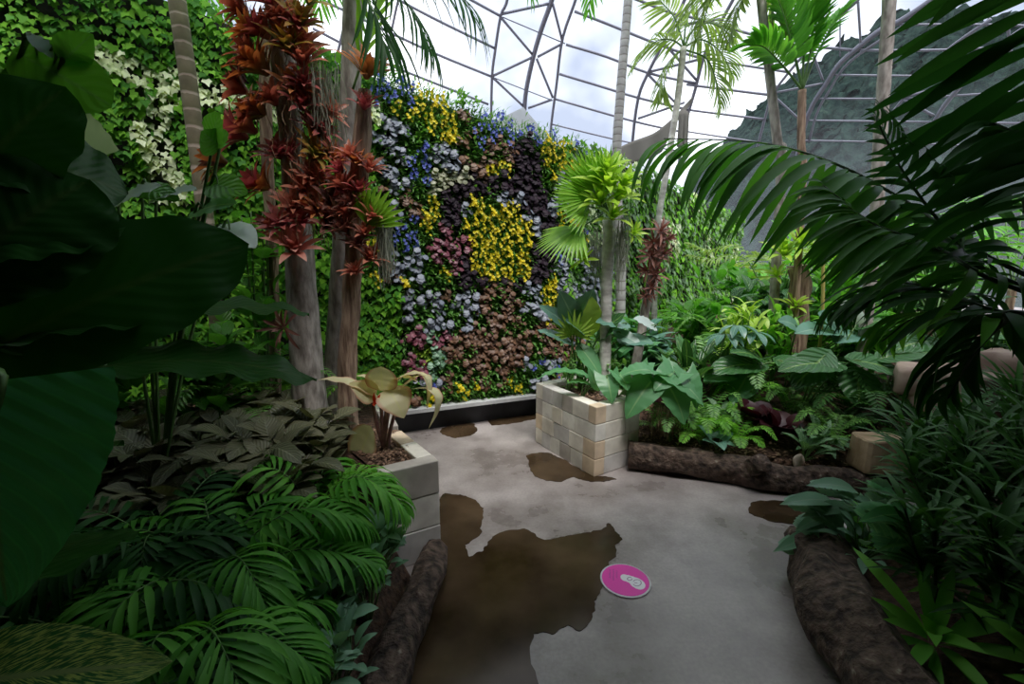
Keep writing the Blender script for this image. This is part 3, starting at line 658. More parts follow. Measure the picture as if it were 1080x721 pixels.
def plantvar(kind, seed):
    """one pocket plant facing -Y (outwards), root at the origin"""
    rr = random.Random(seed); m = M()
    o_ = V((0, -1, 0))
    def rd(tilt):
        a = rr.uniform(0, 6.28); return V((math.cos(a) * math.sin(tilt), -math.cos(tilt), math.sin(a) * math.sin(tilt)))
    if kind in ('silver', 'dark', 'maroon', 'bronze', 'cream', 'teal'):
        for _ in range(15 if kind != 'silver' else 12):
            a = rr.uniform(0, 6.28); r = rr.uniform(.0, .07); c = V((math.cos(a) * r, -rr.uniform(.05, .1), math.sin(a) * r)); L_ = rr.uniform(.034, .052) * (1.1 if kind == 'silver' else .9)
            n = (V((math.cos(a) * .5, -.8, math.sin(a) * .4 + .75))).normalized(); d = V((math.cos(a) * .7, -.35, -.75 + math.sin(a) * .2)).normalized()
            leaf(m, c - d * L_ * .4, c + d * L_ * .6, L_ * 1.1, n, 'round', arch=.1, fold=-.12, nl=6, wave=.07, wf=3, lobe=.12, teeth=.14)
            tube(m, [(0, 0, 0), tuple(c)], .0018, n=1, sides=3, mi=1, caps=False)
    elif kind == 'lime':
        for _ in range(22):
            d = rd(rr.uniform(.3, 1.2)); c = V((rr.uniform(-.04, .04), -.02, rr.uniform(-.05, .05))); leaf(m, c, c + d * rr.uniform(.05, .09), .03, (0, -.3, 1), 'ovate', nl=3)
    else:
        for _ in range(60 if kind != 'green' else 34):
            d = rd(rr.uniform(.2, 1.35)); c = V((rr.uniform(-.06, .06), -.01, rr.uniform(-.06, .06))); L_ = rr.uniform(.05, .1)
            leaf(m, c + d * L_ * rr.uniform(.1, .8), c + d * L_ * 1.3, .012 if kind != 'green' else .03, (0, -.2, 1), 'ovate' if kind == 'green' else 'lance', nl=2)
        if kind in ('yellow', 'blue'):
            for _ in range(13 if kind == 'yellow' else 9):
                a = rr.uniform(0, 6.28); r = rr.uniform(0, .07); c = V((math.cos(a) * r, -rr.uniform(.07, .12), math.sin(a) * r)); s = rr.uniform(.009, .015)
                n = (V((rr.uniform(-.5, .5), -1, rr.uniform(-.2, .7)))).normalized(); x = n.orthogonal().normalized(); y = n.cross(x)
                for k in range(5):
                    an = k * 1.2566; dd = x * math.cos(an) + y * math.sin(an) + n * .25; leaf(m, c, c + dd * s * 1.3, s * 1.1, n, 'round', nl=2, mi=1)
    return m
KM = {'silver': [SILV, STEMG], 'dark': [DARK, STEMD], 'maroon': [MAROON, STEMD], 'bronze': [BRONZE, STEMD], 'cream': [CREAM, STEMG], 'teal': [GREYG, STEMG], 'lime': [LIME], 'green': [FERNG], 'yellow': [FERNG, YEL], 'blue': [FERNG, BLU]}
KN = {'silver': 'silver_coral_bells', 'dark': 'black_coral_bells', 'maroon': 'maroon_coral_bells', 'bronze': 'bronze_coral_bells', 'cream': 'cream_coral_bells', 'teal': 'grey_coral_bells', 'lime': 'lime_creeper', 'green': 'leafy_pocket_plant', 'yellow': 'yellow_daisy', 'blue': 'blue_lobelia'}
VARS = {k: [plantvar(k, 100 + i * 7).build(KN[k], KM[k], data_only=True) for i in range(4)] for k in KM}
sp = .098; nrow = 0
u = cum[1] + 1.3
CULL = {}
while u < cum[5] + .1:
    p, n, top = wallpt(u); ang = math.atan2(n.x, -n.y); z = .33 + (nrow % 2) * sp / 2
    while z < top + .03:
        px, py = proj((p.x, p.y, z))
        if 398 - (py > 300) * -24 - (180 < py < 300) * 6 < px < 612 or (px >= 385 and py < 180 and px < 612) or (px >= 575 and px < 640 and 262 < py < 320):
            kind = 'green'; lab = None
            for kd, pg, lb in REG:
                if inpoly(px + R.uniform(-3, 3), py + R.uniform(-3, 3), pg): kind, lab = kd, lb; break
            if kind in ('silver', 'bronze', 'maroon') and R.random() < .3:
                lab = 'small green plant growing among the ' + kind + ' leaves' + (' under the golden square' if py > 290 else ' above the dark arch' if py < 200 else ' beside the golden square'); kind = 'green'; lab = lab.replace('plant growing', 'plant growing')
            if lab is None:
                if py > 398: lab = 'small green leafy plant in the bottom row above the plinth'
                elif py > 300 and px > 545: lab = 'small green leafy plant low on the wall behind the block planter'
                elif py > 300: lab = 'small green leafy plant low on the wall near the maroon clump'
                elif px < 480: lab = 'fine green plant on the wall between the bromeliads and the dark arch'
                elif py < 200: lab = 'fine green plant high on the wall above the dark arch'
                else: lab = 'fine green plant on the wall close to the fan palm'
                q = R.random()
                if q < .12: kind = 'yellow'; lab = lab.replace('green', 'green yellow-flowered')
                elif q < .22: kind = 'silver'; lab = lab.replace('small green leafy', 'stray silver').replace('fine green', 'stray silver')
                elif q < .28: kind = 'blue'; lab = lab.replace('green', 'green blue-flowered')
                elif q < .34: kind = 'bronze'; lab = lab.replace('small green leafy', 'stray bronze').replace('fine green', 'stray bronze')
            o = link(KN[kind], R.choice(VARS[kind]))
            o.location = (p.x + n.x * .01, p.y + n.y * .01, z + R.uniform(-.015, .015)); o.rotation_euler = (R.uniform(-.15, .15), R.uniform(-.3, .3), ang + R.uniform(-.25, .25))
            s = R.uniform(.95, 1.2); o.scale = (s, s, s)
            tag(o, lab, 'wall plant', lab.split(' plant ')[1].capitalize()[:60] + ' (' + kind + ')')
        z += sp
    nrow += 1; u += sp * .92
# ivy
def ivy(name, u0, u1, z0, mats, dens, size, pick, seed, label, catg='ivy', test=None):
    rr = random.Random(seed); m = M(); n_ = int((u1 - u0) * 2.9 * dens)
    for _ in range(n_):
        u = rr.uniform(u0, u1); p, n, top = wallpt(u); z = rr.uniform(z0, top + .05)
        px, py = proj((p.x, p.y, z))
        if test and not test(px, py): continue
        off = .02 + .12 * max(0, noise.noise(V((u * 2.3, z * 2.8, seed))) + .25) + rr.uniform(0, .05)
        A = V((p.x, p.y, z)) + n * off; al = V((-n.y, n.x, 0))
        d = (V((0, 0, -1)) + al * rr.uniform(-.7, .7) + n * rr.uniform(.1, .7)).normalized()
        nn = (n * .9 + V((0, 0, .55)) + al * rr.uniform(-.5, .5)); nn = (nn - d * nn.dot(d)).normalized()
        ivyleaf(m, A, d, nn, size * rr.uniform(.7, 1.25), pick(u, z, px, py, rr))
    return tag(m.build(name, mats), label, catg, kind='stuff')
def inband(px, py):
    c = interp([(0, 105), (60, 95), (95, 60), (130, 72), (180, 92), (260, 108), (300, 120)], px)
    return abs(py - c) < 13 or (135 < px < 225 and abs(px - interp([(80, 195), (140, 160), (215, 190)], py)) < 17 and 70 < py < 215)
IVMAIN = lambda px, py: not (398 < px < 612 and py > 60) or (px < 422 and py > 300)
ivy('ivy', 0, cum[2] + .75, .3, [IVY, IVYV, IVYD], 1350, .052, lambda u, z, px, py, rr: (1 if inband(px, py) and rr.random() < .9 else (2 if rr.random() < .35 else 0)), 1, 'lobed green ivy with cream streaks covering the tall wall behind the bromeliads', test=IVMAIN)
ivy('ivy', cum[4] - .35, cum[6], .3, [IVY, IVYV, IVYB], 700, .06, lambda u, z, px, py, rr: (1 if noise.noise(V((u, z * 1.5, 3))) > .22 and rr.random() < .6 else rr.choice((0, 2))), 2, 'green ivy patched with cream on the wall behind the fan palm', test=lambda px, py: px > 590)
ivy('ivy', cum[6], cum[8], .5, [IVY, IVYV, IVYB], 330, .085, lambda u, z, px, py, rr: (1 if noise.noise(V((u * .7, z * 1.5, 3))) > .3 and rr.random() < .5 else rr.choice((0, 2))), 3, 'pale green ivy on the receding far stretch of wall')
# creeping cover under the pocket plants, so the felt shows only in gaps
rr = random.Random(5); m = M()
for _ in range(20000):
    u = rr.uniform(cum[2] - .6, cum[4] + .5); p, n, top = wallpt(u); z = rr.uniform(.27, top)
    A = V((p.x, p.y, z)) + n * rr.uniform(.005, .05); d = V((rr.uniform(-1, 1), -.4, rr.uniform(-1, .5))).normalized()
    leaf(m, A, A + d * rr.uniform(.025, .055), .018, n + V((0, 0, .5)), 'ovate', nl=2)
tag(m.build('creeping_foliage', FERNG), 'low green ground cover knitting the flowering wall plants together', 'wall foliage', kind='stuff')

# ------------------------------------------------------------------ PLANT BUILDERS
UP = V((0, 0, 1)); TOCAM = V((0, -1, .25))
def off(parent): return parent.matrix_basis.translation
def rosette(n, L, W, shape='strap', a0=12, a1=85, arch=.16, fold=.3, seed=1, nl=6, mi=0, jit=.2):
    m = M(); rr = random.Random(seed)
    for i in range(n):
        t = i / max(1, n - 1); a = i * 2.39996 + rr.uniform(-.2, .2); el = math.radians(lerp(a0, a1, t ** .8) + rr.uniform(-6, 6))
        l = L * lerp(.6, 1, min(1, t * 1.6)) * rr.uniform(1 - jit, 1 + jit * .6)
        d = V((math.cos(a) * math.sin(el), math.sin(a) * math.sin(el), math.cos(el)))
        b = V((math.cos(a), math.sin(a), 0)) * L * .05 + UP * L * .04 * (1 - t)
        h = (UP * math.sin(el) - V((math.cos(a), math.sin(a), 0)) * math.cos(el))
        leaf(m, b, b + d * l, W * rr.uniform(.85, 1.1), h, shape, arch=arch, fold=fold, nl=nl, mi=mi)
    return m
CACHE = {}
def inst(key, builder, mats, name, loc, axis=None, scale=1, spin=None, label=None, catg=None, group=None, nvar=3):
    if key not in CACHE: CACHE[key] = [builder(i * 17 + 3).build(name, mats, data_only=True) for i in range(nvar)]
    o = link(name, R.choice(CACHE[key])); o.location = loc
    q = (V(axis).normalized() if axis is not None else UP).to_track_quat('Z', 'Y')
    from mathutils import Quaternion
    o.rotation_mode = 'QUATERNION'; o.rotation_quaternion = q @ Quaternion((0, 0, 1), R.uniform(0, 6.28) if spin is None else spin)
    o.scale = (scale,) * 3
    return tag(o, label, catg, group)
def tree(name, label, catg, pts, rad, mat, base, **k):
    t = thing(name, label, catg, loc=tuple(base)); m = M(); tube(m, pts, rad, **k); part(m, 'trunk', mat, t); return t
def ringf(nr, amp): return lambda t: amp * (1 if (t * nr) % 1 < .12 else 0)
def ringmat(name, c1, c2, c3, n):
    mt, t, N, L = nodes(name); out = N('ShaderNodeOutputMaterial'); bs = N('ShaderNodeBsdfPrincipled'); uv = N('ShaderNodeUVMap'); sx = N('ShaderNodeSeparateXYZ'); nz = N('ShaderNodeTexNoise'); tc = N('ShaderNodeTexCoord')
    L(uv.outputs[0], sx.inputs[0]); L(tc.outputs['Object'], nz.inputs[0]); nz.inputs['Scale'].default_value = 14; nz.inputs['Detail'].default_value = 6
    ma = N('ShaderNodeMath', operation='MULTIPLY_ADD'); L(sx.outputs[1], ma.inputs[0]); ma.inputs[1].default_value = n; mu = N('ShaderNodeMath', operation='MULTIPLY'); L(nz.outputs[0], mu.inputs[0]); mu.inputs[1].default_value = .35; L(mu.outputs[0], ma.inputs[2])
    fr = N('ShaderNodeMath', operation='FRACT'); L(ma.outputs[0], fr.inputs[0]); r = N('ShaderNodeValToRGB'); L(fr.outputs[0], r.inputs[0])
    r.color_ramp.elements[0].position = .1; r.color_ramp.elements[0].color = rgb(c3); r.color_ramp.elements[1].position = .2; r.color_ramp.elements[1].color = rgb(c1); e = r.color_ramp.elements.new(.9); e.color = rgb(c2)
    x = N('ShaderNodeMixRGB', blend_type='OVERLAY'); x.inputs[0].default_value = .5; L(r.outputs[0], x.inputs[1]); L(nz.outputs[0], x.inputs[2]); L(x.outputs[0], bs.inputs['Base Color']); bs.inputs['Roughness'].default_value = .7
    L(bs.outputs[0], out.inputs[0]); return mt
RINGM = ringmat('ringed_palm_bark', (.2, .18, .1), (.3, .25, .17), (.62, .5, .42), 26)
RINGW = ringmat('pale_ringed_bark', (.4, .38, .38), (.5, .48, .47), (.24, .21, .2), 60)
def crown(parent, hub, n, L, lift, mat, nleaf=30, LL=.45, W=.03, a=0, spread=6.28, droop=.5, rr=.015, seed=1, stalk=STEMG, **k):
    rn = random.Random(seed)
    for i in range(n):
        an = a + spread * (i + rn.uniform(-.25, .25)) / n; d = V((math.cos(an), math.sin(an), 0)); l = L * rn.uniform(.85, 1.1); lf = lift * rn.uniform(.6, 1.3)
        m = frond([hub, hub + d * l * .35 + UP * lf * .75, hub + d * l * .75 + UP * lf * .75, hub + d * l - UP * (l * droop - lf)], nleaf, LL, W, rr=rr, **k)
        part(m, 'frond', [mat, stalk], parent)

# ------------------------------------------------------------------ TREES ON THE LEFT BED
def tv(px, py, Y): return P(px, py, Y)
b = tv(219, 250, 3.0); base = V((b.x, 3.0, .48))
t1 = tree('palm_tree', 'smooth palm trunk with pink leaf-scar rings in front of the ivy wall', 'palm tree', [base, tv(215, 215, 3.0), tv(198, 80, 3.0), tv(184, -20, 3.0), tv(178, -90, 3.0)], .048, RINGM, base, n=60, sides=14)
crown(t1, tv(178, -90, 3.0), 7, 1.3, .5, PALM, nleaf=24, LL=.4, W=.035, seed=4)
YA = 2.9
base = V((tv(325, 400, YA).x, YA, .45))
ta = tree('bromeliad_tree', 'thick grey tree trunk carrying the dense column of red bromeliads', 'tree', [base, tv(325, 400, YA), tv(318, 300, YA), tv(308, 150, YA), tv(292, 0, YA), tv(285, -80, YA)], [(0, .135), (.12, .11), (.3, .095), (.6, .07), (1, .06)], TRG, base, n=50, sides=16, bump=.12)
base = V((tv(352, 420, 3.15).x, 3.15, .45))
tb = tree('palm_tree', 'pale grey leaning palm trunk just behind the flaking brown trunk', 'palm tree', [base, tv(352, 400, 3.15), tv(362, 250, 3.15), tv(371, 60, 3.15), tv(373, -60, 3.15)], [(0, .085), (.2, .07), (1, .06)], TRG, base, n=50, sides=14, bump=.08, ring=ringf(24, .05))
crown(tb, tv(373, -75, 3.15), 4, 1.2, .5, PALM, nleaf=18, LL=.4, W=.03, a=.3, seed=9, droop=.5)
for pts in ([(380, -50), (400, -30), (430, 5), (452, 50)], [(378, -40), (388, 0), (398, 20), (405, 50)], [(385, -60), (430, -40), (470, -20), (500, 10)]):
    part(frond([tv(x, y, 2.7 - .05 * i) for i, (x, y) in enumerate(pts)], 12, .42, .022, a0=50, a1=15, hang=.9, nl=5, start=.2), 'frond', [PALMD, STEMG], tb)
part(frond([tv(372, 95, 2.85), tv(386, 50, 2.8), tv(397, 0, 2.75), tv(402, -50, 2.7)], 10, .35, .03, a0=25, a1=15, hang=.05), 'frond', [PALML, STEMG], tb)
base = V((tv(368, 440, 2.75).x, 2.75, .45))
tcn = tree('bromeliad_tree', 'flaking reddish-brown trunk with small bromeliads rising behind the cordyline', 'tree', [base, tv(366, 400, 2.75), tv(372, 290, 2.75), tv(380, 170, 2.75), tv(386, 95, 2.75)], [(0, .062), (.3, .055), (.8, .05), (1, .035)], TRB, base, n=50, sides=12, bump=.3)
base = V((tv(290, 420, 3.3).x, 3.3, .45))
tree('tree', 'thin brown trunk behind the thick bromeliad trunk', 'tree', [base, tv(289, 330, 3.3), tv(286, 240, 3.3), tv(280, 120, 3.3), tv(283, 20, 3.3)], .04, TRB, base, n=30, sides=10, bump=.2)

BC = {'red': BRR, 'magenta': BRM, 'orange': BRO, 'pink': BRP, 'green': BRG, 'brown': BRD, 'lime': BRL}
ZN = ((-99, 'at the very top edge'), (60, 'in the upper tuft'), (130, 'in the middle tuft'), (200, 'in the lower tuft'), (255, 'low down'))
def brom(px, py, size, col, Y, where, d):
    z = [q for y_, q in ZN if py >= y_][-1]; s = size / F * Y
    return inst('br' + col, lambda sd: rosette(22, 1, .21, 'strap', 6, 70, .12, .35, sd, 6), [BC[col]], 'bromeliad', tv(px, py, Y), d, s * .62, None, f'{col} bromeliad {z} of rosettes {where}', 'bromeliad', f'{col} bromeliads {z} {where}')
LA = [(290, 8, 34, 'magenta'), (262, 14, 36, 'red'), (316, 30, 36, 'green'), (284, 42, 40, 'red'), (333, 56, 36, 'orange'), (305, 58, 44, 'green'), (272, 62, 38, 'red'), (320, 72, 40, 'red'), (284, 80, 48, 'orange'), (262, 98, 36, 'red'), (312, 100, 36, 'orange'), (292, 112, 38, 'red'), (274, 126, 40, 'orange'), (344, 122, 30, 'red'), (262, 146, 46, 'magenta'), (318, 116, 34, 'magenta'), (240, 172, 40, 'orange'), (296, 168, 34, 'magenta'), (336, 140, 30, 'magenta'), (330, 165, 36, 'green'), (278, 200, 40, 'magenta'), (326, 190, 34, 'red'), (350, 172, 30, 'magenta'), (310, 222, 34, 'red'), (345, 216, 34, 'brown'), (312, 268, 46, 'pink'), (288, 242, 28, 'red'), (342, 240, 32, 'brown')]
EX = []
for (x, y, s_, c) in LA[:26]:
    if y < 235: EX.append((x + R.uniform(-16, 16), y + R.uniform(-14, 18), s_ * .85, R.choice((c, 'red', 'magenta', 'orange', 'brown' if y > 90 else 'red'))))
for x, y in ((300, -4), (275, 0), (325, 5), (298, 30), (270, 38), (300, 240), (320, 205), (355, 200), (352, 232), (335, 228)): EX.append((x, y, 34, R.choice(('red', 'green', 'magenta', 'orange'))))
for (x, y, s_, c) in LA + EX:
    if x > 326 and y < 105: continue
    brom(x, y, s_ * 1.32, c, YA - .1 + R.uniform(-.03, .04), 'on the thick grey trunk', V(((x - 305) / 40 + R.uniform(-.2, .2), -.65, .7 + R.uniform(-.2, .2))))
LC = [(386, 84, 46, 'orange'), (384, 116, 30, 'magenta'), (372, 168, 30, 'red'), (388, 182, 30, 'red'), (366, 200, 34, 'red'), (372, 218, 30, 'brown'), (390, 232, 36, 'red'), (366, 245, 32, 'brown'), (384, 250, 28, 'red'), (376, 290, 28, 'red'), (388, 276, 32, 'red'), (378, 176, 28, 'orange'), (362, 182, 28, 'magenta'), (380, 205, 30, 'magenta'), (378, 262, 28, 'brown'), (368, 228, 28, 'red')]
for (x, y, s_, c) in LC:
    brom(x, y, s_ * 1.2, c, 2.7, 'on the flaking brown trunk', V(((x - 377) / 25, -.5, .9)))
inst('brbr', lambda sd: rosette(14, 1, .12, 'strap', 20, 100, .1, .3, sd), [BRD], 'bromeliad', tv(300, 345, 2.75), V((-.2, -1, .2)), .16, None, 'dry brown bromeliad low on the thick grey trunk above the big dark leaf', 'bromeliad')
# bright fan leaf in front of the flowering wall
def fan(hub, d, up, R_, n=22, span=200, W=.05, split=.55, seed=1, m=None, mi=0, droop=.05):
    m = m or M(); d = V(d).normalized(); up = V(up); up = (up - d * up.dot(d)).normalized(); s = d.cross(up)
    rn = random.Random(seed)
    for i in range(n):
        a = math.radians(lerp(-span / 2, span / 2, i / (n - 1))); dd = d * math.cos(a) + s * math.sin(a); l = R_ * (1 - .25 * abs(a / 3.1)) * rn.uniform(.93, 1.04)
        leaf(m, hub, hub + dd * l - UP * l * droop - up * abs(math.sin(a)) * l * .1, W * R_ * 2, up, 'lance', arch=.04, fold=.5, nl=5, mi=mi)
    return m
t = thing('fan_palm_seedling', 'small lime fan leaf sprouting from the brown trunk against the flower wall', 'palm', loc=tuple(tv(385, 240, 2.7)))
m = fan(tv(388, 236, 2.68), tv(400, 205, 2.65) - tv(388, 236, 2.68), TOCAM, .25, 13, 120, .07, seed=3); part(m, 'leaf', PALML, t)
m = M(); tube(m, [tv(378, 262, 2.72), tv(388, 236, 2.68)], .006, n=4, sides=6); part(m, 'stem', STEMG, t)
# hanging moss
def moss(name, label, p, w_, L_, n, mat=MOSSM, seed=1, cat_='moss', dz=.06):
    rn = random.Random(seed); m = M()
    for _ in range(n):
        a = p + V((rn.gauss(0, w_ / 2.5), rn.gauss(0, w_ / 3), rn.uniform(-dz, dz))); l = L_ * rn.uniform(.35, 1)
        pts = [a]; q = a.copy(); K = 5
        for k in range(K): q = q + V((rn.uniform(-.012, .012), rn.uniform(-.012, .012), -l / K)); pts.append(q)
        b0 = len(m.v); s = V((rn.uniform(-1, 1), rn.uniform(-1, 1), 0)).normalized() * .0022
        for q in pts: m.v.append(tuple(q - s)); m.v.append(tuple(q + s))
        for k in range(K): i = b0 + 2 * k; m.face((i, i + 1, i + 3, i + 2), ((0, 0), (1, 0), (1, 1), (0, 1)))
    return tag(m.build(name, mat), label, cat_, kind='stuff')
moss('spanish_moss', 'grey beard of moss hanging between the two bromeliad trunks', tv(338, 90, 2.8), .13, .36, 300, seed=1, dz=.15)
moss('spanish_moss', 'wispy grey moss hanging below the small lime fan leaf', tv(405, 232, 2.7), .06, .36, 150, seed=2)
moss('dry_fibre', 'brown dry fibres tangled around the bromeliad roots on the thick trunk', tv(315, 150, 2.82), .2, .16, 350, FIBER, 3, 'fibre', dz=.5)
moss('dry_fibre', 'tan tuft of dry fibre hanging beside the top red bromeliads', tv(262, 42, 2.8), .03, .14, 60, FIBER, 4, 'fibre')

# ------------------------------------------------------------------ GIANT-LEAVED PLANT AT THE LEFT
GP = thing('giant_leaf_plant', 'dark giant-leaved plant with huge wavy leaves filling the near corner', 'plant', loc=(-1.5, .75, .26))
root = V((-1.5, .75, .26))
def bigleaf(parent, A, B, W, hint, mat, shape='broad', arch=.05, wave=.02, fold=.08, lobe=.1, nl=26, rootp=None, stem=STEMG, sr=.01, wf=5, teeth=0):
    m = M(); leaf(m, A, B, W, hint, shape, arch, fold, nl, wave=wave, wf=wf, lobe=lobe, cs=9, teeth=teeth)
    o = part(m, 'leaf', mat, parent)
    m = M(); q = rootp if rootp is not None else root
    mid = q.lerp(A, .5) + UP * .08; tube(m, [q, mid, A, A.lerp(B, .25)], [(0, sr * 1.3), (.75, sr), (1, sr * .4)], n=14, sides=7); f_ = off(parent); m.v = [(a_ - f_.x, b_ - f_.y, c_ - f_.z) for a_, b_, c_ in m.v]; m.build('leaf_stalk', stem, o)
    return o
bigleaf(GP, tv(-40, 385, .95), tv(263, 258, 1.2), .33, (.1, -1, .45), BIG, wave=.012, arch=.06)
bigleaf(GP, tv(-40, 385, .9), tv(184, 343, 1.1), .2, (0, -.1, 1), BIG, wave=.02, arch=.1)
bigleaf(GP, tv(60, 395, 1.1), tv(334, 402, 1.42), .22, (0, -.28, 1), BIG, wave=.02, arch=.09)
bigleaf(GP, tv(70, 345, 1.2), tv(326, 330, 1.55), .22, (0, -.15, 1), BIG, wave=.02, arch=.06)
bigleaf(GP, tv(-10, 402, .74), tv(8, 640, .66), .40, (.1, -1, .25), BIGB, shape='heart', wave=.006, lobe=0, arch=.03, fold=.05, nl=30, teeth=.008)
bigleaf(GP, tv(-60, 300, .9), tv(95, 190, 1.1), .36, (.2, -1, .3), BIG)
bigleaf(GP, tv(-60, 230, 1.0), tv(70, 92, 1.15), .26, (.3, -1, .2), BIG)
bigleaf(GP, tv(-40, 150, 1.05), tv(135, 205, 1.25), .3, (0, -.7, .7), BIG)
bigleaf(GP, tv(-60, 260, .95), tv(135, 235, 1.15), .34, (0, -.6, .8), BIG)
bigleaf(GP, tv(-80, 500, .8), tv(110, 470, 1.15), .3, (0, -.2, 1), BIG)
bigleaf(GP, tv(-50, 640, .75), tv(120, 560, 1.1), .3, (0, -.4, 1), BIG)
G2 = thing('taro', 'tall plant with heart leaves and silvery leaf backs before the ivy wall', 'plant', loc=(-2.0, 1.35, .3)); r2 = V((-2.0, 1.35, .3))
bigleaf(G2, tv(22, 58, 1.5), tv(118, 112, 1.5), .2, (.2, -1, .3), BIGL, 'round', rootp=r2, lobe=.1, wave=.01, sr=.008)
bigleaf(G2, tv(66, 66, 1.5), tv(98, 36, 1.5), .1, (.5, -1, -.2), BIGL, 'ovate', rootp=r2, lobe=.0, wave=.01, sr=.008)
bigleaf(G2, tv(60, 62, 1.5), tv(28, 34, 1.5), .05, (.8, -.6, .2), SILU, 'lance', rootp=r2, lobe=.0, sr=.006)
bigleaf(G2, tv(76, 130, 1.5), tv(125, 158, 1.5), .13, (-.2, -1, -.2), SILU, 'ovate', rootp=r2, lobe=.1, sr=.008)
bigleaf(G2, tv(30, 120, 1.45), tv(85, 172, 1.5), .14, (0, -.5, .9), SILU, 'ovate', rootp=r2, lobe=.1, sr=.008, wave=.03)
bigleaf(G2, tv(44, 92, 1.5), tv(84, 110, 1.5), .09, (0, -.4, .9), SILU, 'lance', rootp=r2, sr=.006)
G3 = thing('taro', 'plant with pale-backed leaves between the giant leaf and the ringed palm', 'plant', loc=(-1.75, 2.1, .48)); r3 = V((-1.75, 2.1, .48))
for A, B, W, mt, h in (((125, 215), (172, 196), .1, SILU, (0, -.6, .6)), ((165, 212), (208, 200), .12, SILU, (0, -.5, .8)), ((150, 200), (190, 212), .1, BIGL, (0, -.6, .6)), ((235, 240), (270, 262), .14, SILU, (.3, -.6, .6)), ((225, 150), (232, 118), .1, BIGL, (.2, -1, .2)), ((232, 155), (212, 138), .12, BIGL, (0, -1, .3)), ((222, 195), (262, 205), .12, BIGL, (0, -.8, .5)), ((205, 225), (250, 215), .14, PHILO, (0, -.6, .7))):
    bigleaf(G3, tv(*A, 2.1), tv(*B, 2.0), W * 1.2, h, mt, 'ovate', rootp=r3, lobe=.1, sr=.006, nl=12)
DB = thing('dumb_cane', 'yellow-streaked variegated leaf plant at the very bottom corner', 'plant', loc=(-.95, .55, .22))
bigleaf(DB, tv(-70, 722, .68), tv(182, 697, .76), .16, (0, -.75, .7), VARI, 'ovate', rootp=V((-.95, .55, .22)), arch=.08, sr=.008, wave=.008)

# ------------------------------------------------------------------ UNDERSTORY LEFT
def scat(name, builder, mats, pts, hf, label, catg, group, smin=.85, smax=1.15, nvar=3, tilt=.15, dz=-.01, labels=None):
    for i, (x, y) in enumerate(pts):
        inst(name + label[:12], builder, mats, name, (x, y, hf(x, y) + dz), V((R.uniform(-tilt, tilt), R.uniform(-tilt, tilt) - .05, 1)), R.uniform(smin, smax), None, labels[i] if labels else label, catg, None if labels else group, nvar)
def clumpleaf(n, L, W, shape='ovate', h=.18, spread=.1, el=(35, 95), arch=.1, fold=.15, lobe=.1, wave=.01, stem=True, nl=7, smi=1, cs=5):
    def f(seed):
        rn = random.Random(seed); m = M()
        for i in range(n):
            a = i * 2.4 + rn.uniform(-.3, .3); e = math.radians(rn.uniform(*el)); hh = h * rn.uniform(.45, 1); r = spread * rn.uniform(.3, 1)
            A = V((math.cos(a) * r, math.sin(a) * r, hh)); d = V((math.cos(a) * math.sin(e), math.sin(a) * math.sin(e), math.cos(e)))
            l = L * rn.uniform(.7, 1.1)
            leaf(m, A, A + d * l, W * rn.uniform(.8, 1.1) * l / L, UP + V((math.cos(a), math.sin(a), 0)) * -.2, shape, arch, fold, nl, wave=wave, lobe=lobe, cs=cs)
            if stem: tube(m, [(0, 0, 0), tuple(A * .6), tuple(A)], .003, n=4, sides=4, mi=smi, caps=False)
        return m
    return f
pts = []
for i in range(40):
    x = -2.45 + 1.6 * ((i * .618) % 1); y = 1.85 + 1.05 * (i / 40)
    if x < interp(LE, y) - .25: pts.append((x + R.uniform(-.05, .05), y))
scat('bronze_ground_plant', clumpleaf(14, .165, .115, 'ovate', .2, .1, (50, 108), .12, .15, .12, stem=True), [OLIVE, STEMG], pts, hL, 'olive-bronze quilted leaf plant in the ground cover below the bromeliad trunks', 'plant', 'olive-bronze ground cover plants', tilt=.25)
pts = [(x, y) for x, y in ((-.62, 1.98), (-.6, 1.8), (-.58, 1.62), (-.6, 1.45), (-.68, 1.9), (-.6, 1.28), (-.7, 1.7), (-.66, 1.15), (-.72, 1.5))]
scat('grey_leaf_plant', clumpleaf(24, .1, .05, 'ovate', .24, .1, (20, 95), .1, .2, 0), [GREYG, STEMG], pts, hL, 'small grey-green leafy plant tucked behind the narrow log', 'plant', 'grey-green plants by the narrow log', tilt=.35)
def feather(seed, n=7, L=.62, lift=.34, nleaf=17, LL=.19, W=.03, droop=.25, hang=.25):
    return None
PALMM = leafmat('palm_mid_green', (.06, .23, .025), (.13, .38, .05), trans=.3, rough=.5, spec=.25)
def parlor(x, y, n, L, label, seed, mat=PALMD, LL=.19, W=.024, lift=.3, dirs=None):
    z = hL(x, y); t = thing('parlor_palm', label, 'palm', loc=(x, y, z)); rn = random.Random(seed); hub = V((x, y, z))
    for i in range(n):
        an = 2 * math.pi * (i + rn.uniform(-.3, .3)) / n; d = V((math.cos(an), math.sin(an), 0)); l = L * rn.uniform(.65, 1.05); lf = lift * rn.uniform(.6, 1.2)
        part(frond([hub, hub + d * l * .18 + UP * lf * .7, hub + d * l * .5 + UP * lf, hub + d * l * .8 + UP * lf * .82, hub + d * l + UP * lf * .5], 17, LL, W, start=.28, rr=.004, a0=62, a1=25, hang=.35, droop=.22, jit=.05), 'frond', [mat, STEMG], t)
    return t
parlor(-.9, 1.9, 10, .44, 'bright feathery parlor palm just behind the stone corner planter', 1, PALM)
parlor(-1.08, 1.5, 11, .55, 'feathery parlor palm in the middle of the clump above the narrow log', 2, PALMM)
parlor(-.98, 1.2, 10, .45, 'low parlor palm nearest the bottom edge beside the grey-green plants', 3, PALMM)
parlor(-1.35, 1.6, 10, .5, 'dark parlor palm below the olive-bronze ground cover', 4, PALMD)
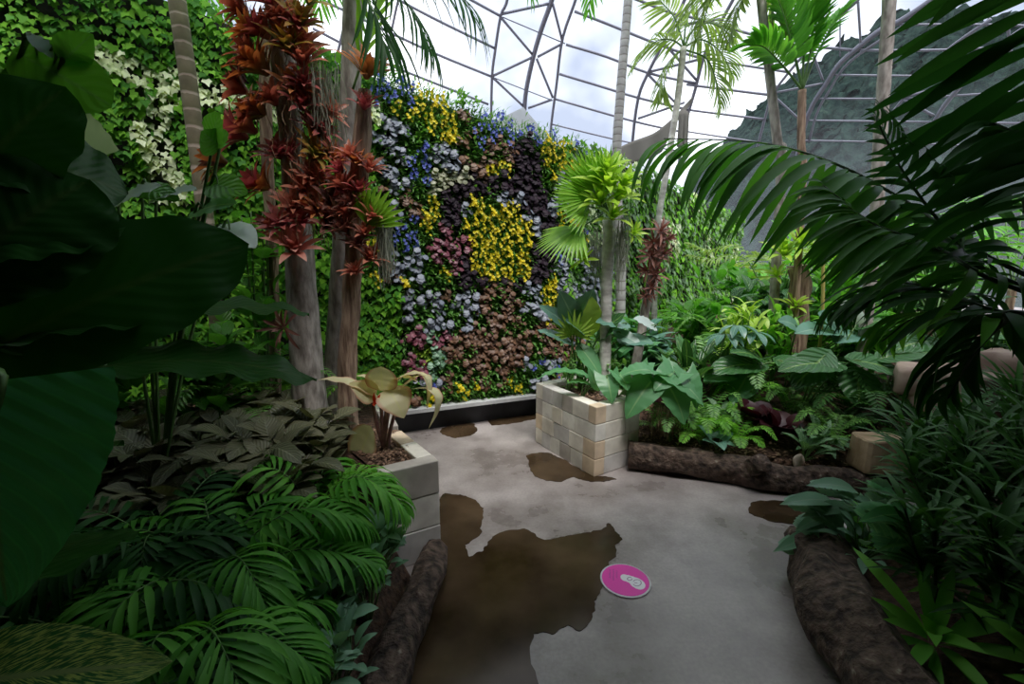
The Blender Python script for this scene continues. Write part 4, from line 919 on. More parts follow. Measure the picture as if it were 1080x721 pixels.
parlor(-1.3, 1.25, 10, .55, 'dark parlor palm under the ribbed hanging leaf', 5, PALMD)
parlor(-1.75, 1.35, 6, .5, 'shaded parlor palm furthest back under the giant leaves', 6, PALMD)
parlor(-1.05, .98, 6, .5, 'shaded parlor palm behind the yellow-streaked leaf', 7, PALMD)
# cordyline
cb = V((tv(404, 474, 2.5).x, 2.5, .52)); CT = thing('cordyline', 'cordyline with arching cream and coral leaves growing in the corner planter', 'cordyline', loc=tuple(cb))
for (x, y) in ((392, 420), (402, 416), (412, 414), (422, 418), (408, 425)):
    m = M(); tube(m, [cb + V((R.uniform(-.03, .03), 0, 0)), tv((x + 404) / 2, (y + 478) / 2, 2.5), tv(x, y, 2.5)], .011, n=8, sides=7); part(m, 'stem', STEMP, CT)
for A, B, W, arch, hint, shp in (((400, 422), (336, 400), .07, .13, (0, -.2, 1), 'lance'), ((396, 420), (368, 404), .1, .1, (0, -.8, .7), 'ovate'), ((404, 412), (402, 386), .13, .05, (.1, -1, .2), 'broad'), ((408, 410), (426, 441), .15, .18, (.3, -.8, .8), 'ovate'), ((414, 412), (452, 396), .06, .2, (0, -.1, 1), 'lance'), ((426, 412), (452, 452), .08, .6, (.8, -.1, .9), 'lance'), ((422, 410), (450, 432), .06, .75, (.6, -.1, 1), 'lance'), ((410, 408), (440, 402), .05, .2, (0, 0, 1), 'lance'), ((374, 490), (391, 449), .15, -.03, (-.2, -1, .5), 'broad'), ((400, 414), (376, 396), .05, .2, (0, -.3, 1), 'lance')):
    m = M(); leaf(m, tv(*A, 2.48), tv(*B, 2.4), W * 1.35, hint, shp, arch=arch, fold=.15, nl=16, cs=5, wave=.012); part(m, 'leaf', CORD, CT)
m = M()
for k in range(7): leaf(m, tv(396, 426, 2.42), tv(396 + R.uniform(-8, 8), 422 + R.uniform(-9, 7), 2.4), .02, TOCAM, 'lance', nl=3)
part(m, 'flower', REDB, CT)
# ferns behind
def fern(x, y, z, n, L, label, mat=FERNB, seed=1, W=.014, LL=.07, nleaf=22, name='fern', lift=.6, group=None, face=None):
    t = thing(name, label, 'fern', group, loc=(x, y, z)); rn = random.Random(seed); hub = V((x, y, z)); m_ = []
    for i in range(n):
        an = 2 * math.pi * (i + rn.uniform(-.3, .3)) / n if face is None else face + rn.uniform(-1.3, 1.3); d = V((math.cos(an), math.sin(an), 0)); l = L * rn.uniform(.75, 1.1); lf = L * lift * rn.uniform(.6, 1.3)
        part(frond([hub, hub + d * l * .3 + UP * lf * .7, hub + d * l * .7 + UP * lf, hub + d * l + UP * lf * .7], nleaf, LL, W, start=.15, rr=.003, a0=80, a1=50, hang=.1, droop=.08, nl=3), 'frond', [mat, STEMG], t)
    return t
fern(tv(385, 400, 3.3).x, 3.3, .5, 9, .38, 'light green fern below the flower wall behind the cordyline', seed=3)
fern(tv(345, 400, 3.4).x, 3.4, .48, 8, .34, 'green fern between the two bromeliad trunks', FERNG, seed=4, LL=.08)
fern(tv(255, 330, 2.9).x, 2.9, .5, 8, .6, 'shaded fern left behind under the ringed palm trunk', FERNG, seed=5, LL=.1)
def shrub(x, y, z, h, r, n, mat, label, L=.12, W=.05, shape='ovate', seed=1, catg='shrub', name='shrub', lobe=.05, stems=5, el=(30, 110), fold=.2, arch=.12, group=None, nl=5, stem=STEMG, z0=.25):
    rn = random.Random(seed); t = thing(name, label, catg, group, loc=(x, y, z)); base = V((x, y, z)); fo = M()
    tips = []
    for s in range(stems):
        a = rn.uniform(0, 6.28); rr_ = r * rn.uniform(.1, .8); q = base + V((math.cos(a) * rr_, math.sin(a) * rr_, h * rn.uniform(.7, 1))); m = M()
        tube(m, [base, base.lerp(q, .5) + V((rn.uniform(-.03, .03), rn.uniform(-.03, .03), 0)), q], [(0, .012), (1, .004)], n=8, sides=6); part(m, 'stem', stem, t); tips.append(q)
    for i in range(n):
        q = tips[i % stems]; u_ = rn.uniform(z0, 1); p = base.lerp(q, u_); a = rn.uniform(0, 6.28); e = math.radians(rn.uniform(*el)); d = V((math.cos(a) * math.sin(e), math.sin(a) * math.sin(e), math.cos(e)))
        p = p + V((rn.gauss(0, r * .3), rn.gauss(0, r * .3), rn.gauss(0, .03))); l = L * rn.uniform(.7, 1.15)
        leaf(fo, p, p + d * l, W * rn.uniform(.8, 1.15), UP - d * .3, shape, arch, fold, nl, lobe=lobe)
    o = part(fo, 'foliage', mat, t); return t
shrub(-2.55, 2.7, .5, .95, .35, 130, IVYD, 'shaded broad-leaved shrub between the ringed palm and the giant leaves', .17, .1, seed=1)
shrub(-1.9, 2.75, .5, .8, .3, 120, BIGL, 'green leafy shrub at the foot of the ringed palm trunk', .17, .09, seed=2)
shrub(-1.75, 3.1, .5, 1.5, .25, 90, BIGL, 'tall green shrub between the ringed palm and the bromeliad column', .17, .1, seed=3)
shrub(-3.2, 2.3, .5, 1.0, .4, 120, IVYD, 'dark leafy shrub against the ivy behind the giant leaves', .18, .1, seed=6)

# ------------------------------------------------------------------ RIGHT PLANTER PLANTS
YB = 3.7
base = V((tv(638, 392, YB).x, YB, .5)); FP = tree('fan_palm', 'small palm with lime crown rising from the block planter', 'palm tree', [base, tv(638, 392, YB), tv(640, 300, YB), tv(643, 232, YB)], [(0, .055), (.5, .044), (1, .05)], TRW, base, n=40, sides=12, bump=.15, ring=ringf(14, .06))
hub = tv(641, 222, YB - .05)
for (x, y, up, R_, sp_, n) in ((606, 172, (0, -1, .3), .38, 150, 22), (600, 190, (.1, -1, .5), .38, 150, 22), (596, 212, (0, -.9, .6), .36, 130, 20), (578, 262, (0, -.5, 1), .42, 120, 20), (628, 168, (0, -1, .2), .36, 120, 16)):
    h2 = hub.lerp(tv(x, y, YB - .15), .45); m = M(); tube(m, [hub, h2], .006, n=3, sides=5, mi=1); fan(h2, tv(x, y, YB - .2) - hub, up, R_ * .95, n, sp_, .034, seed=x, m=m); part(m, 'frond', [PALML, STEMG], FP)
for i, (x, y, s) in enumerate(((640, 200, 40), (650, 212, 34), (634, 216, 34), (645, 232, 26), (655, 198, 30), (640, 182, 28))):
    inst('brlime', lambda sd: rosette(16, 1, .2, 'strap', 8, 80, .12, .3, sd), [BRL], 'bromeliad', tv(x, y, YB - .15), V(((x - 641) / 30, -.6, .8)), s * 1.3 / F * YB * .7, None, 'lime green bromeliad clustered in the crown of the planter palm', 'bromeliad', 'lime bromeliads on the planter palm')
inst('brlime', None, [BRL], 'bromeliad', tv(616, 274, YB - .1), V((-.3, -1, .5)), .13, None, 'single small lime bromeliad below the drooping fan leaf', 'bromeliad')
inst('brlime', None, [BRL], 'bromeliad', tv(666, 247, YB - .0), V((.5, -1, .5)), .13, None, 'single small lime bromeliad on the far side of the planter palm trunk', 'bromeliad')
moss('spanish_moss', 'long grey moss hanging beside the planter palm trunk', tv(657, 240, YB - .1), .055, .42, 110, seed=11, dz=.12)
moss('spanish_moss', 'thin grey moss trailing in front of the wall beside the fan leaf', tv(628, 255, YB + .1), .09, .32, 80, seed=12, dz=.12)
AN = thing('anthurium', 'broad blue-green leaved plant growing in the back of the block planter', 'plant', loc=(.58, 3.8, .5)); ra = V((.58, 3.8, .5))
for A, B, W, mt, h in (((598, 343), (568, 322), .15, TEAL, (-.2, -.7, .7)), ((606, 338), (590, 306), .19, TEAL, (-.2, -1, .2)), ((612, 332), (626, 304), .19, TEAL, (.2, -1, .3)), ((622, 350), (624, 312), .19, LIME, (.2, -1, .2)), ((602, 362), (566, 348), .14, TEAL, (0, -.5, .9)), ((612, 350), (596, 338), .2, TEAL, (0, -.5, .9)), ((660, 342), (628, 340), .2, TEAL, (0, -.5, .9)), ((655, 358), (690, 362), .18, TEAL, (0, -.5, .9)), ((632, 355), (660, 330), .19, DKBIG, (0, -.6, .9)), ((612, 366), (634, 398), .17, PHILO, (.3, -.8, .6)), ((690, 345), (668, 336), .14, SILU, (0, -.6, .7)), ((650, 350), (678, 366), .12, TEAL, (0, -.8, .7))):
    bigleaf(AN, tv(*A, 3.75), tv(*B, 3.62), W, h, mt, 'ovate', rootp=ra, lobe=.15, sr=.006, nl=12)
PH = thing('philodendron', 'philodendron with large drooping arrow leaves over the planter corner', 'plant', loc=(.85, 3.55, .5)); rp_ = V((.85, 3.55, .5))
for A, B, W, mt, h in (((640, 396), (646, 425), .18, PHILO, (-.2, -.8, .5)), ((652, 393), (662, 412), .16, PHILO, (.3, -.8, .6)), ((690, 398), (660, 442), .26, PHILO, (-.3, -.8, .6)), ((702, 402), (722, 448), .26, PHILO, (.2, -.9, .5)), ((700, 392), (742, 428), .24, PHILO, (.3, -.6, .8)), ((690, 392), (655, 396), .2, PHILO, (0, -.3, 1)), ((712, 392), (690, 412), .22, PHILO, (0, -.6, .8)), ((722, 394), (735, 432), .2, PHILO, (.3, -.8, .6))):
    bigleaf(PH, tv(*A, 3.4), tv(*B, 3.28), W, h, mt, 'heart', rootp=rp_, lobe=.28, sr=.007, nl=14, arch=.1, fold=.15)
P2 = thing('philodendron', 'strap-leaved green plant leaning over the front rim of the block planter', 'plant', loc=(.55, 3.5, .5)); r5 = V((.55, 3.5, .5))
for A, B, W, h in (((628, 408), (593, 392), .08, (0, -.3, 1)), ((626, 410), (598, 404), .07, (0, -.3, 1)), ((618, 400), (566, 400), .09, (0, -.2, 1)), ((632, 412), (620, 386), .07, (-.2, -1, 0))):
    bigleaf(P2, tv(*A, 3.5), tv(*B, 3.45), W, h, PHILO, 'lance', rootp=r5, lobe=0, sr=.005, nl=12, arch=.2)
shrub(.48, 3.75, .5, .32, .12, 120, FERNG, 'low dark fern-like plant filling the block planter behind the rim', .08, .02, 'lance', seed=21, name='low_plant', catg='plant', lobe=0)
shrub(.82, 3.72, .5, .35, .12, 90, FERNG, 'leafy filler plant behind the philodendron', .1, .03, 'lance', seed=22, name='low_plant', catg='plant', lobe=0)
t = thing('fan_palm_seedling', 'tiny lime fan leaf in front of the planter palm trunk', 'palm', loc=(.45, 3.7, .5))
m = M(); h2 = tv(605, 352, 3.68); tube(m, [V((.45, 3.7, .5)), h2], .005, n=5, sides=5, mi=1); fan(h2, (0, -.1, 1), TOCAM, .22, 15, 210, .06, m=m); part(m, 'leaf', [LIME, STEMG], t)
# dead bromeliad trunk
base = V((tv(668, 400, 3.95).x, 3.95, .3)); tree('bromeliad_tree', 'slender leaning trunk with withered brown bromeliads behind the planter', 'tree', [base, tv(668, 400, 3.95), tv(682, 320, 3.95), tv(694, 262, 3.95), tv(701, 232, 3.95)], [(0, .045), (.45, .04), (.8, .045), (1, .03)], TRG, base, n=40, sides=10, bump=.25)
for k, (x, y, s) in enumerate(((696, 244, 28), (690, 256, 26), (702, 252, 26), (688, 270, 26), (698, 268, 24), (684, 284, 24), (692, 290, 22), (688, 304, 20), (682, 312, 18))):
    inst('brdead', lambda sd: rosette(18, 1, .13, 'strap', 15, 120, .1, .3, sd), [BRD], 'bromeliad', tv(x, y, 3.88), V(((x - 692) / 10, -.7, R.uniform(-.2, .9))), s / F * 3.9 * .7, None, 'withered brown bromeliad on the slender leaning trunk', 'bromeliad', 'withered bromeliads on the leaning trunk')
# pale tall trunk
base = V((tv(655, 330, 4.6).x, 4.6, .3)); tp = tree('palm_tree', 'tall pale slender palm trunk rising against the glass dome', 'palm tree', [base, tv(655, 285, 4.6), tv(650, 180, 4.6), tv(655, 90, 4.6), tv(663, -10, 4.6), tv(666, -120, 4.6)], [(0, .05), (.5, .043), (1, .035)], RINGW, base, n=70, sides=12, ring=ringf(40, .05))
crown(tp, tv(666, -120, 4.6), 8, 1.4, .5, PALM, nleaf=22, LL=.45, W=.035, seed=14)
def farpalm(label, basepx, pts, Y, r, crownpts, mat, LL, W, nleaf=20, bark=TRG, name='palm_tree', hang=.35, gz=.3, **k):
    b = V((tv(*basepx, Y).x, Y, gz)); t = tree(name, label, 'palm tree', [b] + [tv(x, y, Y) for x, y in pts], r, bark, b, n=50, sides=10, ring=ringf(30, .05))
    for cp in crownpts:
        part(frond([tv(x, y, Y + (d[0] if d else 0)) for x, y, *d in cp], nleaf, LL, W, hang=hang, rr=.012, **k), 'frond', [mat, STEMG], t)
    return t
PALMY = leafmat('palm_yellow_green', (.16, .26, .05), (.28, .38, .1), trans=.4)
farpalm('slim palm with drooping yellow-green fronds in front of the dome ribs', (693, 300), [(693, 250), (703, 180), (714, 110), (721, 50)], 5.6, .036, [[(721, 50), (708, 42), (690, 45), (668, 72)], [(721, 50), (740, 42), (760, 55), (772, 78)], [(721, 48), (725, 20), (740, 0), (765, -12)], [(721, 48), (712, 20), (700, 5), (690, -5)], [(721, 52), (745, 62), (755, 85), (758, 110)], [(721, 50), (733, 30), (752, 25), (775, 40)], [(721, 50), (712, 60), (702, 80), (700, 100)]], PALMY, .42, .03, bark=TRW)
farpalm('straight brown palm trunk leaning slightly in front of the glass between two crowns', (826, 260), [(824, 180), (820, 150), (812, 80), (803, 0), (799, -90)], 4.5, [(0, .045), (1, .036)], [[(799, -20), (780, -30), (745, -15), (712, 30)], [(799, -30), (770, -20), (750, 0), (738, 40)], [(800, -25), (790, -10), (780, 10), (772, 40)], [(800, -30), (812, -10), (815, 15), (812, 45)], [(799, -40), (770, -50), (730, -40), (700, -10)]], PALMY, .38, .03, bark=TRG, nleaf=24)
farpalm('young palm with upright dark fan-shaped crown before the hillside', (846, 300), [(846, 200), (845, 150), (846, 95)], 4.3, .032, [[(846, 95), (838, 60), (828, 20), (815, -15)], [(846, 95), (848, 50), (850, 10), (852, -30)], [(846, 95), (860, 60), (880, 25), (903, 0)], [(846, 95), (826, 70), (806, 50), (790, 48)], [(846, 95), (856, 50), (868, 10), (880, -20)], [(846, 92), (835, 40), (835, 0), (832, -30)]], PALM, .34, .04, bark=TRB, nleaf=26, hang=.05, start=.3)
farpalm('mottled palm trunk crossing the hillside view behind the big fronds', (922, 300), [(924, 230), (926, 180), (932, 90), (938, 0), (942, -100)], 4.0, [(0, .05), (1, .045)], [[(942, -100), (920, -110), (890, -80), (860, -20)], [(942, -100), (970, -110), (1000, -80), (1020, -30)]], PALM, .4, .035, bark=TRG)
# epiphyte stub and yellow cane
base = V((tv(843, 350, 4.4).x, 4.4, .35)); tree('tree_stub', 'short dark fibrous trunk topped by lime bromeliads', 'tree', [base, tv(843, 320, 4.4), tv(842, 280, 4.4)], .085, TRB, base, n=16, sides=12, bump=.4)
for i, (x, y, s) in enumerate(((828, 270, 40), (842, 262, 46), (858, 268, 40), (838, 325, 30), (820, 292, 24))):
    inst('brlime', None, [BRL], 'bromeliad', tv(x, y, 4.3), V(((x - 842) / 30, -.5, 1)), s / F * 4.3 * .7, None, 'lime bromeliad sitting on the short fibrous trunk', 'bromeliad', 'lime bromeliads on the short trunk')
for i, (x, y, s) in enumerate(((885, 292, 50), (905, 285, 50), (925, 300, 46), (895, 312, 44), (950, 290, 46), (868, 300, 40))):
    inst('brlime2', lambda sd: rosette(22, 1, .1, 'strap', 8, 85, .2, .3, sd), [FERNB], 'bromeliad', tv(x, y, 4.6), UP, s / F * 4.4 * .7, None, 'yellow-green strap-leaved plant in the bank behind the yellow cane', 'plant', 'strap-leaved plants behind the cane')
m = M(); base = V((tv(866, 350, 4.0).x, 4.0, .35)); tube(m, [base, tv(866, 350, 4.0), tv(868, 300, 4.0), tv(867, 235, 4.0)], .014, n=30, sides=8, ring=ringf(9, .15)); tag(m.build('bamboo_cane', STEMY), 'single yellow cane standing upright beside the short fibrous trunk', 'cane')
# ------------------------------------------------------------------ BACK BED PLANTS
def elephant(name, label, base, leaves, Y, stem=STEMD, shape='ovate'):
    b = V(base); t = thing(name, label, 'plant', loc=base)
    for A, B, W, mt, h in leaves: bigleaf(t, tv(*A, Y + .05), tv(*B, Y - .08), W, h, mt, shape, rootp=b, lobe=.18, sr=.006, nl=14, arch=.08, wave=.012, wf=6)
    return t
FL = (0, -.35, 1); FR = (0, -.8, .6)
elephant('elephant_ear', 'dark elephant ear with one sunlit ribbed leaf hanging over the wine-red plant', (2.35, 3.6, .3), [((902, 392), (905, 430), .34, DKBIG, (0, -.9, .5)), ((880, 385), (820, 392), .3, DKBIG, FL), ((900, 380), (960, 400), .3, DKBIG, FL), ((870, 375), (835, 410), .28, DKBIG, (0, -.6, .8)), ((930, 378), (985, 372), .28, DKBIG, FL)], 3.5)
elephant('elephant_ear', 'elephant ear with broad flat leaves below the lime shrub', (1.75, 3.95, .35), [((800, 385), (745, 395), .3, DKBIG, FL), ((790, 392), (770, 425), .26, PHILO, (0, -.8, .6)), ((770, 396), (742, 402), .22, PHILO, FL), ((820, 380), (850, 395), .28, DKBIG, FL), ((800, 378), (770, 372), .26, DKBIG, FL)], 3.8)
elephant('elephant_ear', 'blue-green elephant ear with upturned leaves beside the yellow cane', (2.6, 4.2, .4), [((880, 350), (838, 352), .28, TEAL, FL), ((885, 348), (862, 330), .24, TEAL, FR), ((900, 352), (880, 362), .26, TEAL, FL), ((905, 345), (935, 338), .26, DKBIG, FL), ((920, 350), (958, 362), .28, DKBIG, FL), ((840, 345), (820, 338), .16, TEAL, FR)], 4.0)
elephant('elephant_ear', 'large shadowy elephant ear under the arching fronds above the rocks', (3.3, 3.9, .45), [((985, 360), (940, 372), .32, DKBIG, FL), ((1000, 355), (1040, 372), .32, DKBIG, FL), ((1010, 345), (975, 338), .28, DKBIG, FL), ((960, 365), (1005, 380), .28, DKBIG, FL), ((1030, 350), (1080, 360), .28, DKBIG, FL)], 3.6)
t = thing('peace_lily', 'two pale upright spathes standing above the dark leaves', 'flower', loc=(2.75, 4.0, .4))
for A, B, W in (((892, 340), (889, 314), .13), ((903, 342), (907, 326), .1)):
    m = M(); leaf(m, tv(*A, 3.9), tv(*B, 3.9), W, (-.2, -1, .1), 'ovate', fold=.3, nl=12, cs=5); part(m, 'spathe', SILU, t)
    m = M(); tube(m, [V((2.75, 4.0, .4)), tv(*A, 3.9)], .006, n=4, sides=5); part(m, 'stem', STEMG, t)
# bird's nest ferns / upright plants
for (x, y, s, lb) in ((725, 402, .55, 'upright bird nest fern with dark folded leaves behind the philodendron'), (760, 398, .5, 'upright bird nest fern under the lime shrub'), (662, 395, .4, 'small upright bird nest fern behind the planter palm')):
    b = tv(x, y, 4.15); inst('nest', lambda sd: rosette(15, 1, .17, 'obov', 5, 50, .1, .3, sd, 8), [DKBIG], 'nest_fern', (b.x, 4.15, .38), UP, s * 1.15, None, lb, 'fern')
shrub(tv(782, 350, 4.15).x, 4.15, .4, .85, .24, 170, LIME, 'bright lime shrub with pointed whorled leaves in the middle of the bank', .16, .045, 'lance', seed=31, lobe=0, stems=8, el=(20, 100))
shrub(tv(818, 350, 4.25).x, 4.25, .4, .85, .25, 110, FERNB, 'second lime-green shrub beside the short fibrous trunk', .17, .05, 'lance', seed=32, lobe=0, stems=7, el=(20, 100))
SC_ = thing('umbrella_plant', 'blue-green compound-leaved plant drooping in front of the lime shrub', 'plant', loc=(1.8, 4.0, .4))
for (hx, hy) in ((778, 343), (765, 352), (795, 350)):
    m = M(); hub = tv(hx, hy, 3.95); tube(m, [V((1.8, 4.0, .4)), hub], .006, n=4, sides=5, mi=1)
    for k in range(8):
        a = k * .785 + R.uniform(-.2, .2); d = V((math.cos(a), math.sin(a) * .9 - .2, -.55 + R.uniform(-.1, .1))).normalized(); leaf(m, hub, hub + d * .2, .065, UP, 'obov', arch=.15, fold=.2, nl=7)
    part(m, 'leaf', [TEAL, STEMG], SC_)
# ferns along the long log
k = 0
for (x, y, s, mt, lb) in ((1.28, 3.5, .3, FERNG, 'dark green fern right beside the philodendron behind the log'), (1.5, 3.42, .3, FERNB, 'bright fern leaning over the long log'), (1.72, 3.35, .28, FERNB, 'vivid lime fern spilling lowest over the long log'), (1.65, 3.65, .34, FERNG, 'green fern behind the vivid lime fern'), (2.0, 3.75, .34, FERNB, 'upright bright fern behind the wine-red plant'), (2.35, 3.7, .34, FERNG, 'fern under the sunlit elephant ear leaf'), (2.45, 3.3, .28, FERNG, 'small fern beside the fluted stone block')):
    fern(x, y, hA(x, y), 10, s, lb, mt, seed=40 + k, LL=.075, W=.017, nleaf=18, lift=.75); k += 1
for x, y, s, lb in ((2.05, 3.38, .25, 'wine-red broad-leaved plant by the pale oval stone'), (1.9, 3.5, .24, 'smaller dark red plant between the lime fern and the wine-red plant'), (1.3, 3.75, .26, 'dark red plant half hidden behind the green ferns'), (1.6, 3.95, .24, 'maroon plant in the shade below the elephant ears')):
    inst('wine', clumpleaf(16, .17, .15, 'round', .14, .06, (20, 80), .1, .15, .05), [REDL, STEMD], 'prayer_plant', (x, y, hA(x, y)), V((0, -.25, 1)), s / .24, None, lb, 'plant')
CAL = leafmat('striped_leaf', (.03, .12, .05), (.05, .16, .06), trans=.2, vein=.3, vfreq=40, streak=(.25, .4, .2), mid=(.3, .45, .25))
for x, y, lb in ((1.75, 3.6, 'green striped calathea behind the vivid lime fern'), (2.3, 3.22, 'striped calathea just behind the end of the long log'), (1.5, 3.8, 'striped calathea under the low philodendron leaves'), (2.15, 3.15, 'low striped calathea spreading at the foot of the wine-red plant'), (2.6, 3.45, 'striped calathea behind the fluted stone block')):
    inst('cal', clumpleaf(14, .17, .06, 'ovate', .12, .06, (35, 95), .15, .2, .02), [CAL, STEMG], 'calathea', (x, y, hA(x, y)), V((0, -.15, 1)), 1.1, None, lb, 'plant')
inst('hrt', clumpleaf(5, .13, .1, 'heart', .1, .05, (60, 120), .1, .2, .25), [TEAL, STEMG], 'heart_leaf_plant', (tv(752, 470, 3.3).x, 3.25, .2), V((0, -.2, 1)), 1, None, 'small blue-green heart-leaved plant at the edge of the long log', 'plant')
moss('dry_grass', 'tuft of dry drooping grass under the philodendron beside the log', tv(702, 432, 3.4), .12, .22, 160, FIBER, 31, 'grass')
for q, (x, y, s, lb) in enumerate(((2.75, 3.55, .5, 'shaded fern behind the fluted stone block and striped calathea'), (2.95, 3.2, .4, 'shaded fern between the fluted block and the narrow leaves'), (2.7, 3.85, .5, 'dim fern in the shadow below the pale spathes'), (3.3, 3.45, .45, 'dim fern in front of the large sandstone slab'), (2.1, 4.0, .45, 'shaded fern behind the dark red plant'), (1.9, 4.3, .5, 'fern below the blue-green compound leaves'))):
    fern(x, y, hA(x, y), 10, s, lb, NARL if q < 4 else FERNG, seed=140 + q, LL=.1, W=.024, nleaf=18, lift=.7)
# mulch chips on the bank
m = M(); mulch(m, lambda r_: ((lambda x: (x, interp(RE, x) + r_.uniform(.02, .75)))(r_.uniform(1.0, 3.2))), hA, 2200, .045, 8); tag(m.build('mulch', MULCH), 'loose brown bark mulch over the bank behind the long log', 'mulch', kind='stuff')
# pale oval stone, fluted block, rocks
def stone(name, label, c, sx, sy, sz, mat, seed, n=14, blocky=3.0, rot=0):
    m = M(); NU, NV = 20, 12; sg = lambda v, e: math.copysign(abs(v) ** e, v); e = 2 / blocky
    for j in range(NV + 1):
        ph = -math.pi / 2 + math.pi * j / NV
        for i in range(NU):
            th = 2 * math.pi * i / NU; p = V((sg(math.cos(ph), e) * sg(math.cos(th), e), sg(math.cos(ph), e) * sg(math.sin(th), e), sg(math.sin(ph), e)))
            q = 1 + .12 * noise.noise(p * 1.3 + V((seed, 0, 0))) + .04 * noise.noise(p * 5 + V((seed, 0, 0))); x, y, z = p.x * sx * q, p.y * sy * q, p.z * sz * q
            m.v.append((c[0] + x * math.cos(rot) - y * math.sin(rot), c[1] + x * math.sin(rot) + y * math.cos(rot), c[2] + z))
    for j in range(NV):
        for i in range(NU):
            a = j * NU + i; b = j * NU + (i + 1) % NU; m.face((a, b, b + NU, a + NU), ((0, 0),) * 4)
    return tag(m.build(name, mat), label, 'rock')
PALE = roughmat('pale_pink_stone', (.8, .6, .48), (.95, .8, .68), scale=20, bump=.1)
g = tv(842, 489, 3.13); stone('stone', 'small pale pink oval stone propped on the mulch before the wine-red plant', (g.x, 3.13, g.z + .02), .042, .022, .058, PALE, 3, blocky=2)
BLKM = roughmat('mossy_sandstone', (.3, .2, .11), (.55, .4, .26), scale=6, bump=.4)
g = tv(930, 478, 2.95); m = M(); nx = 36
for j, z in enumerate((g.z - .12, g.z - .1, g.z - .02, g.z + .1, g.z + .11)):
    sc_ = (1, 1.04, 1.0, .96, .9)[j]
    for i in range(nx):
        a = 2 * math.pi * i / nx; c_, s_ = math.cos(a), math.sin(a); q = 1 / max(abs(c_), abs(s_)) ** .9; q *= 1 + (.05 if i % 4 < 2 and j > 1 else 0)
        m.v.append((g.x + c_ * .15 * q * sc_, 2.98 + s_ * .1 * q * sc_, z))
for j in range(4):
    for i in range(nx): m.face((j * nx + i, j * nx + (i + 1) % nx, (j + 1) * nx + (i + 1) % nx, (j + 1) * nx + i), ((0, 0),) * 4)
m.face(tuple(range(4 * nx, 5 * nx)), [(0, 0)] * nx); tag(m.build('fluted_block', BLKM, smooth=False), 'fluted yellow-brown sandstone block at the end of the long log', 'stone block')
for i, (x, y, Y, sx, sz, lb) in enumerate(((1022, 412, 3.0, .3, .16, 'large pinkish sandstone slab in the shade behind the narrow leaves'), (1075, 405, 2.9, .22, .2, 'sandstone boulder at the edge of the frame above the narrow leaves'), (985, 402, 3.15, .2, .1, 'flat low sandstone rock beside the elephant ear stems'), (962, 408, 3.2, .05, .05, 'small orange-brown stone next to the flat sandstone rock'))):
    g = tv(x, y, Y); stone('rock', lb, (g.x, Y, g.z), sx, .22 if sx > .1 else .05, sz, ROCK, i * 3 + 1, blocky=7, rot=.35 * i + .2)
# background bank shrubs
BGL = [(1.4, 4.6, .55, .3, TEAL, 'blue-green broadleaf shrub against the ivy behind the dead-bromeliad trunk'), (2.3, 5.2, .7, .45, BIGL, 'dense green shrub in front of the receding ivy'), (2.9, 5.0, 1.0, .5, DKBIG, 'dark shrub behind the lime shrub'), (3.6, 5.4, 1.3, .6, PALM, 'tall green shrub below the hillside view'), (4.5, 5.2, 1.2, .6, DKBIG, 'dark shrub under the big arching fronds'), (3.3, 6.6, 1.1, .6, BIGL, 'distant green shrub at the foot of the dome'), (4.4, 7.2, 1.7, .8, PALM, 'distant leafy shrub below the dome ribs'), (5.8, 6.4, 1.6, .8, DKBIG, 'large shadowy shrub at the far side of the bank'), (6.0, 4.2, 1.2, .7, DKBIG, 'dark shrub beyond the sandstone boulder'), (3.9, 3.9, .8, .5, DKBIG, 'low dark shrub behind the sandstone slab'), (5.0, 3.4, .9, .5, DKBIG, 'dark leafy shrub past the edge of the rocks'), (7.2, 8.6, 2.0, 1.0, PALM, 'furthest green shrub seen through the fronds'), (1.1, 4.35, .7, .25, PHILO, 'green shrub close behind the planter palm'), (3.3, 4.3, .8, .4, BIGL, 'mid-green shrub behind the peace lily')]
for i, (x, y, h, r, mt, lb) in enumerate(BGL):
    k = 1 + y * .04; shrub(x, y, max(.1, hA(x, y)) - .05, h, r, int(150 + 160 * r), mt, lb, .2 * k, .1 * k, seed=60 + i, stems=9, z0=.05)
fern(2.3, 4.8, .45, 8, .55, 'large feathery fern behind the lime shrub', FERNG, seed=71, LL=.16, W=.03, lift=.9, nleaf=20)
fern(3.2, 4.8, .45, 8, .75, 'large feathery fern behind the yellow cane', PALM, seed=72, LL=.18, W=.03, lift=.9, nleaf=20)
def smallpalm(x, y, z, n, L, lift, label, mat, seed, LL=.3, W=.03, nleaf=22, trunk=.0, **k):
    t = thing('feather_palm', label, 'palm', loc=(x, y, z)); hub = V((x, y, z + trunk))
    if trunk: m = M(); tube(m, [V((x, y, z)), hub], .04, n=20, sides=10, ring=ringf(10, .06)); part(m, 'trunk', TRB, t)
    crown(t, hub, n, L, lift, mat, nleaf=nleaf, LL=LL, W=W, seed=seed, droop=.15, rr=.01, **k); return t
smallpalm(4.3, 4.6, .5, 9, 1.2, .9, 'feather palm clump behind the kentia fronds', PALM, 3, trunk=.5)
smallpalm(5.8, 5.3, .5, 9, 1.5, 1.1, 'far feather palm with sunlit fronds below the dome ribs', PALM, 5, trunk=.8)
smallpalm(3.6, 6.3, .5, 8, 1.3, 1.0, 'distant feather palm behind the fibrous stub', PALMY, 6, trunk=.4)
smallpalm(2.5, 5.9, .4, 6, .6, .4, 'feather palm against the receding ivy wall', PALM, 8, trunk=.2)

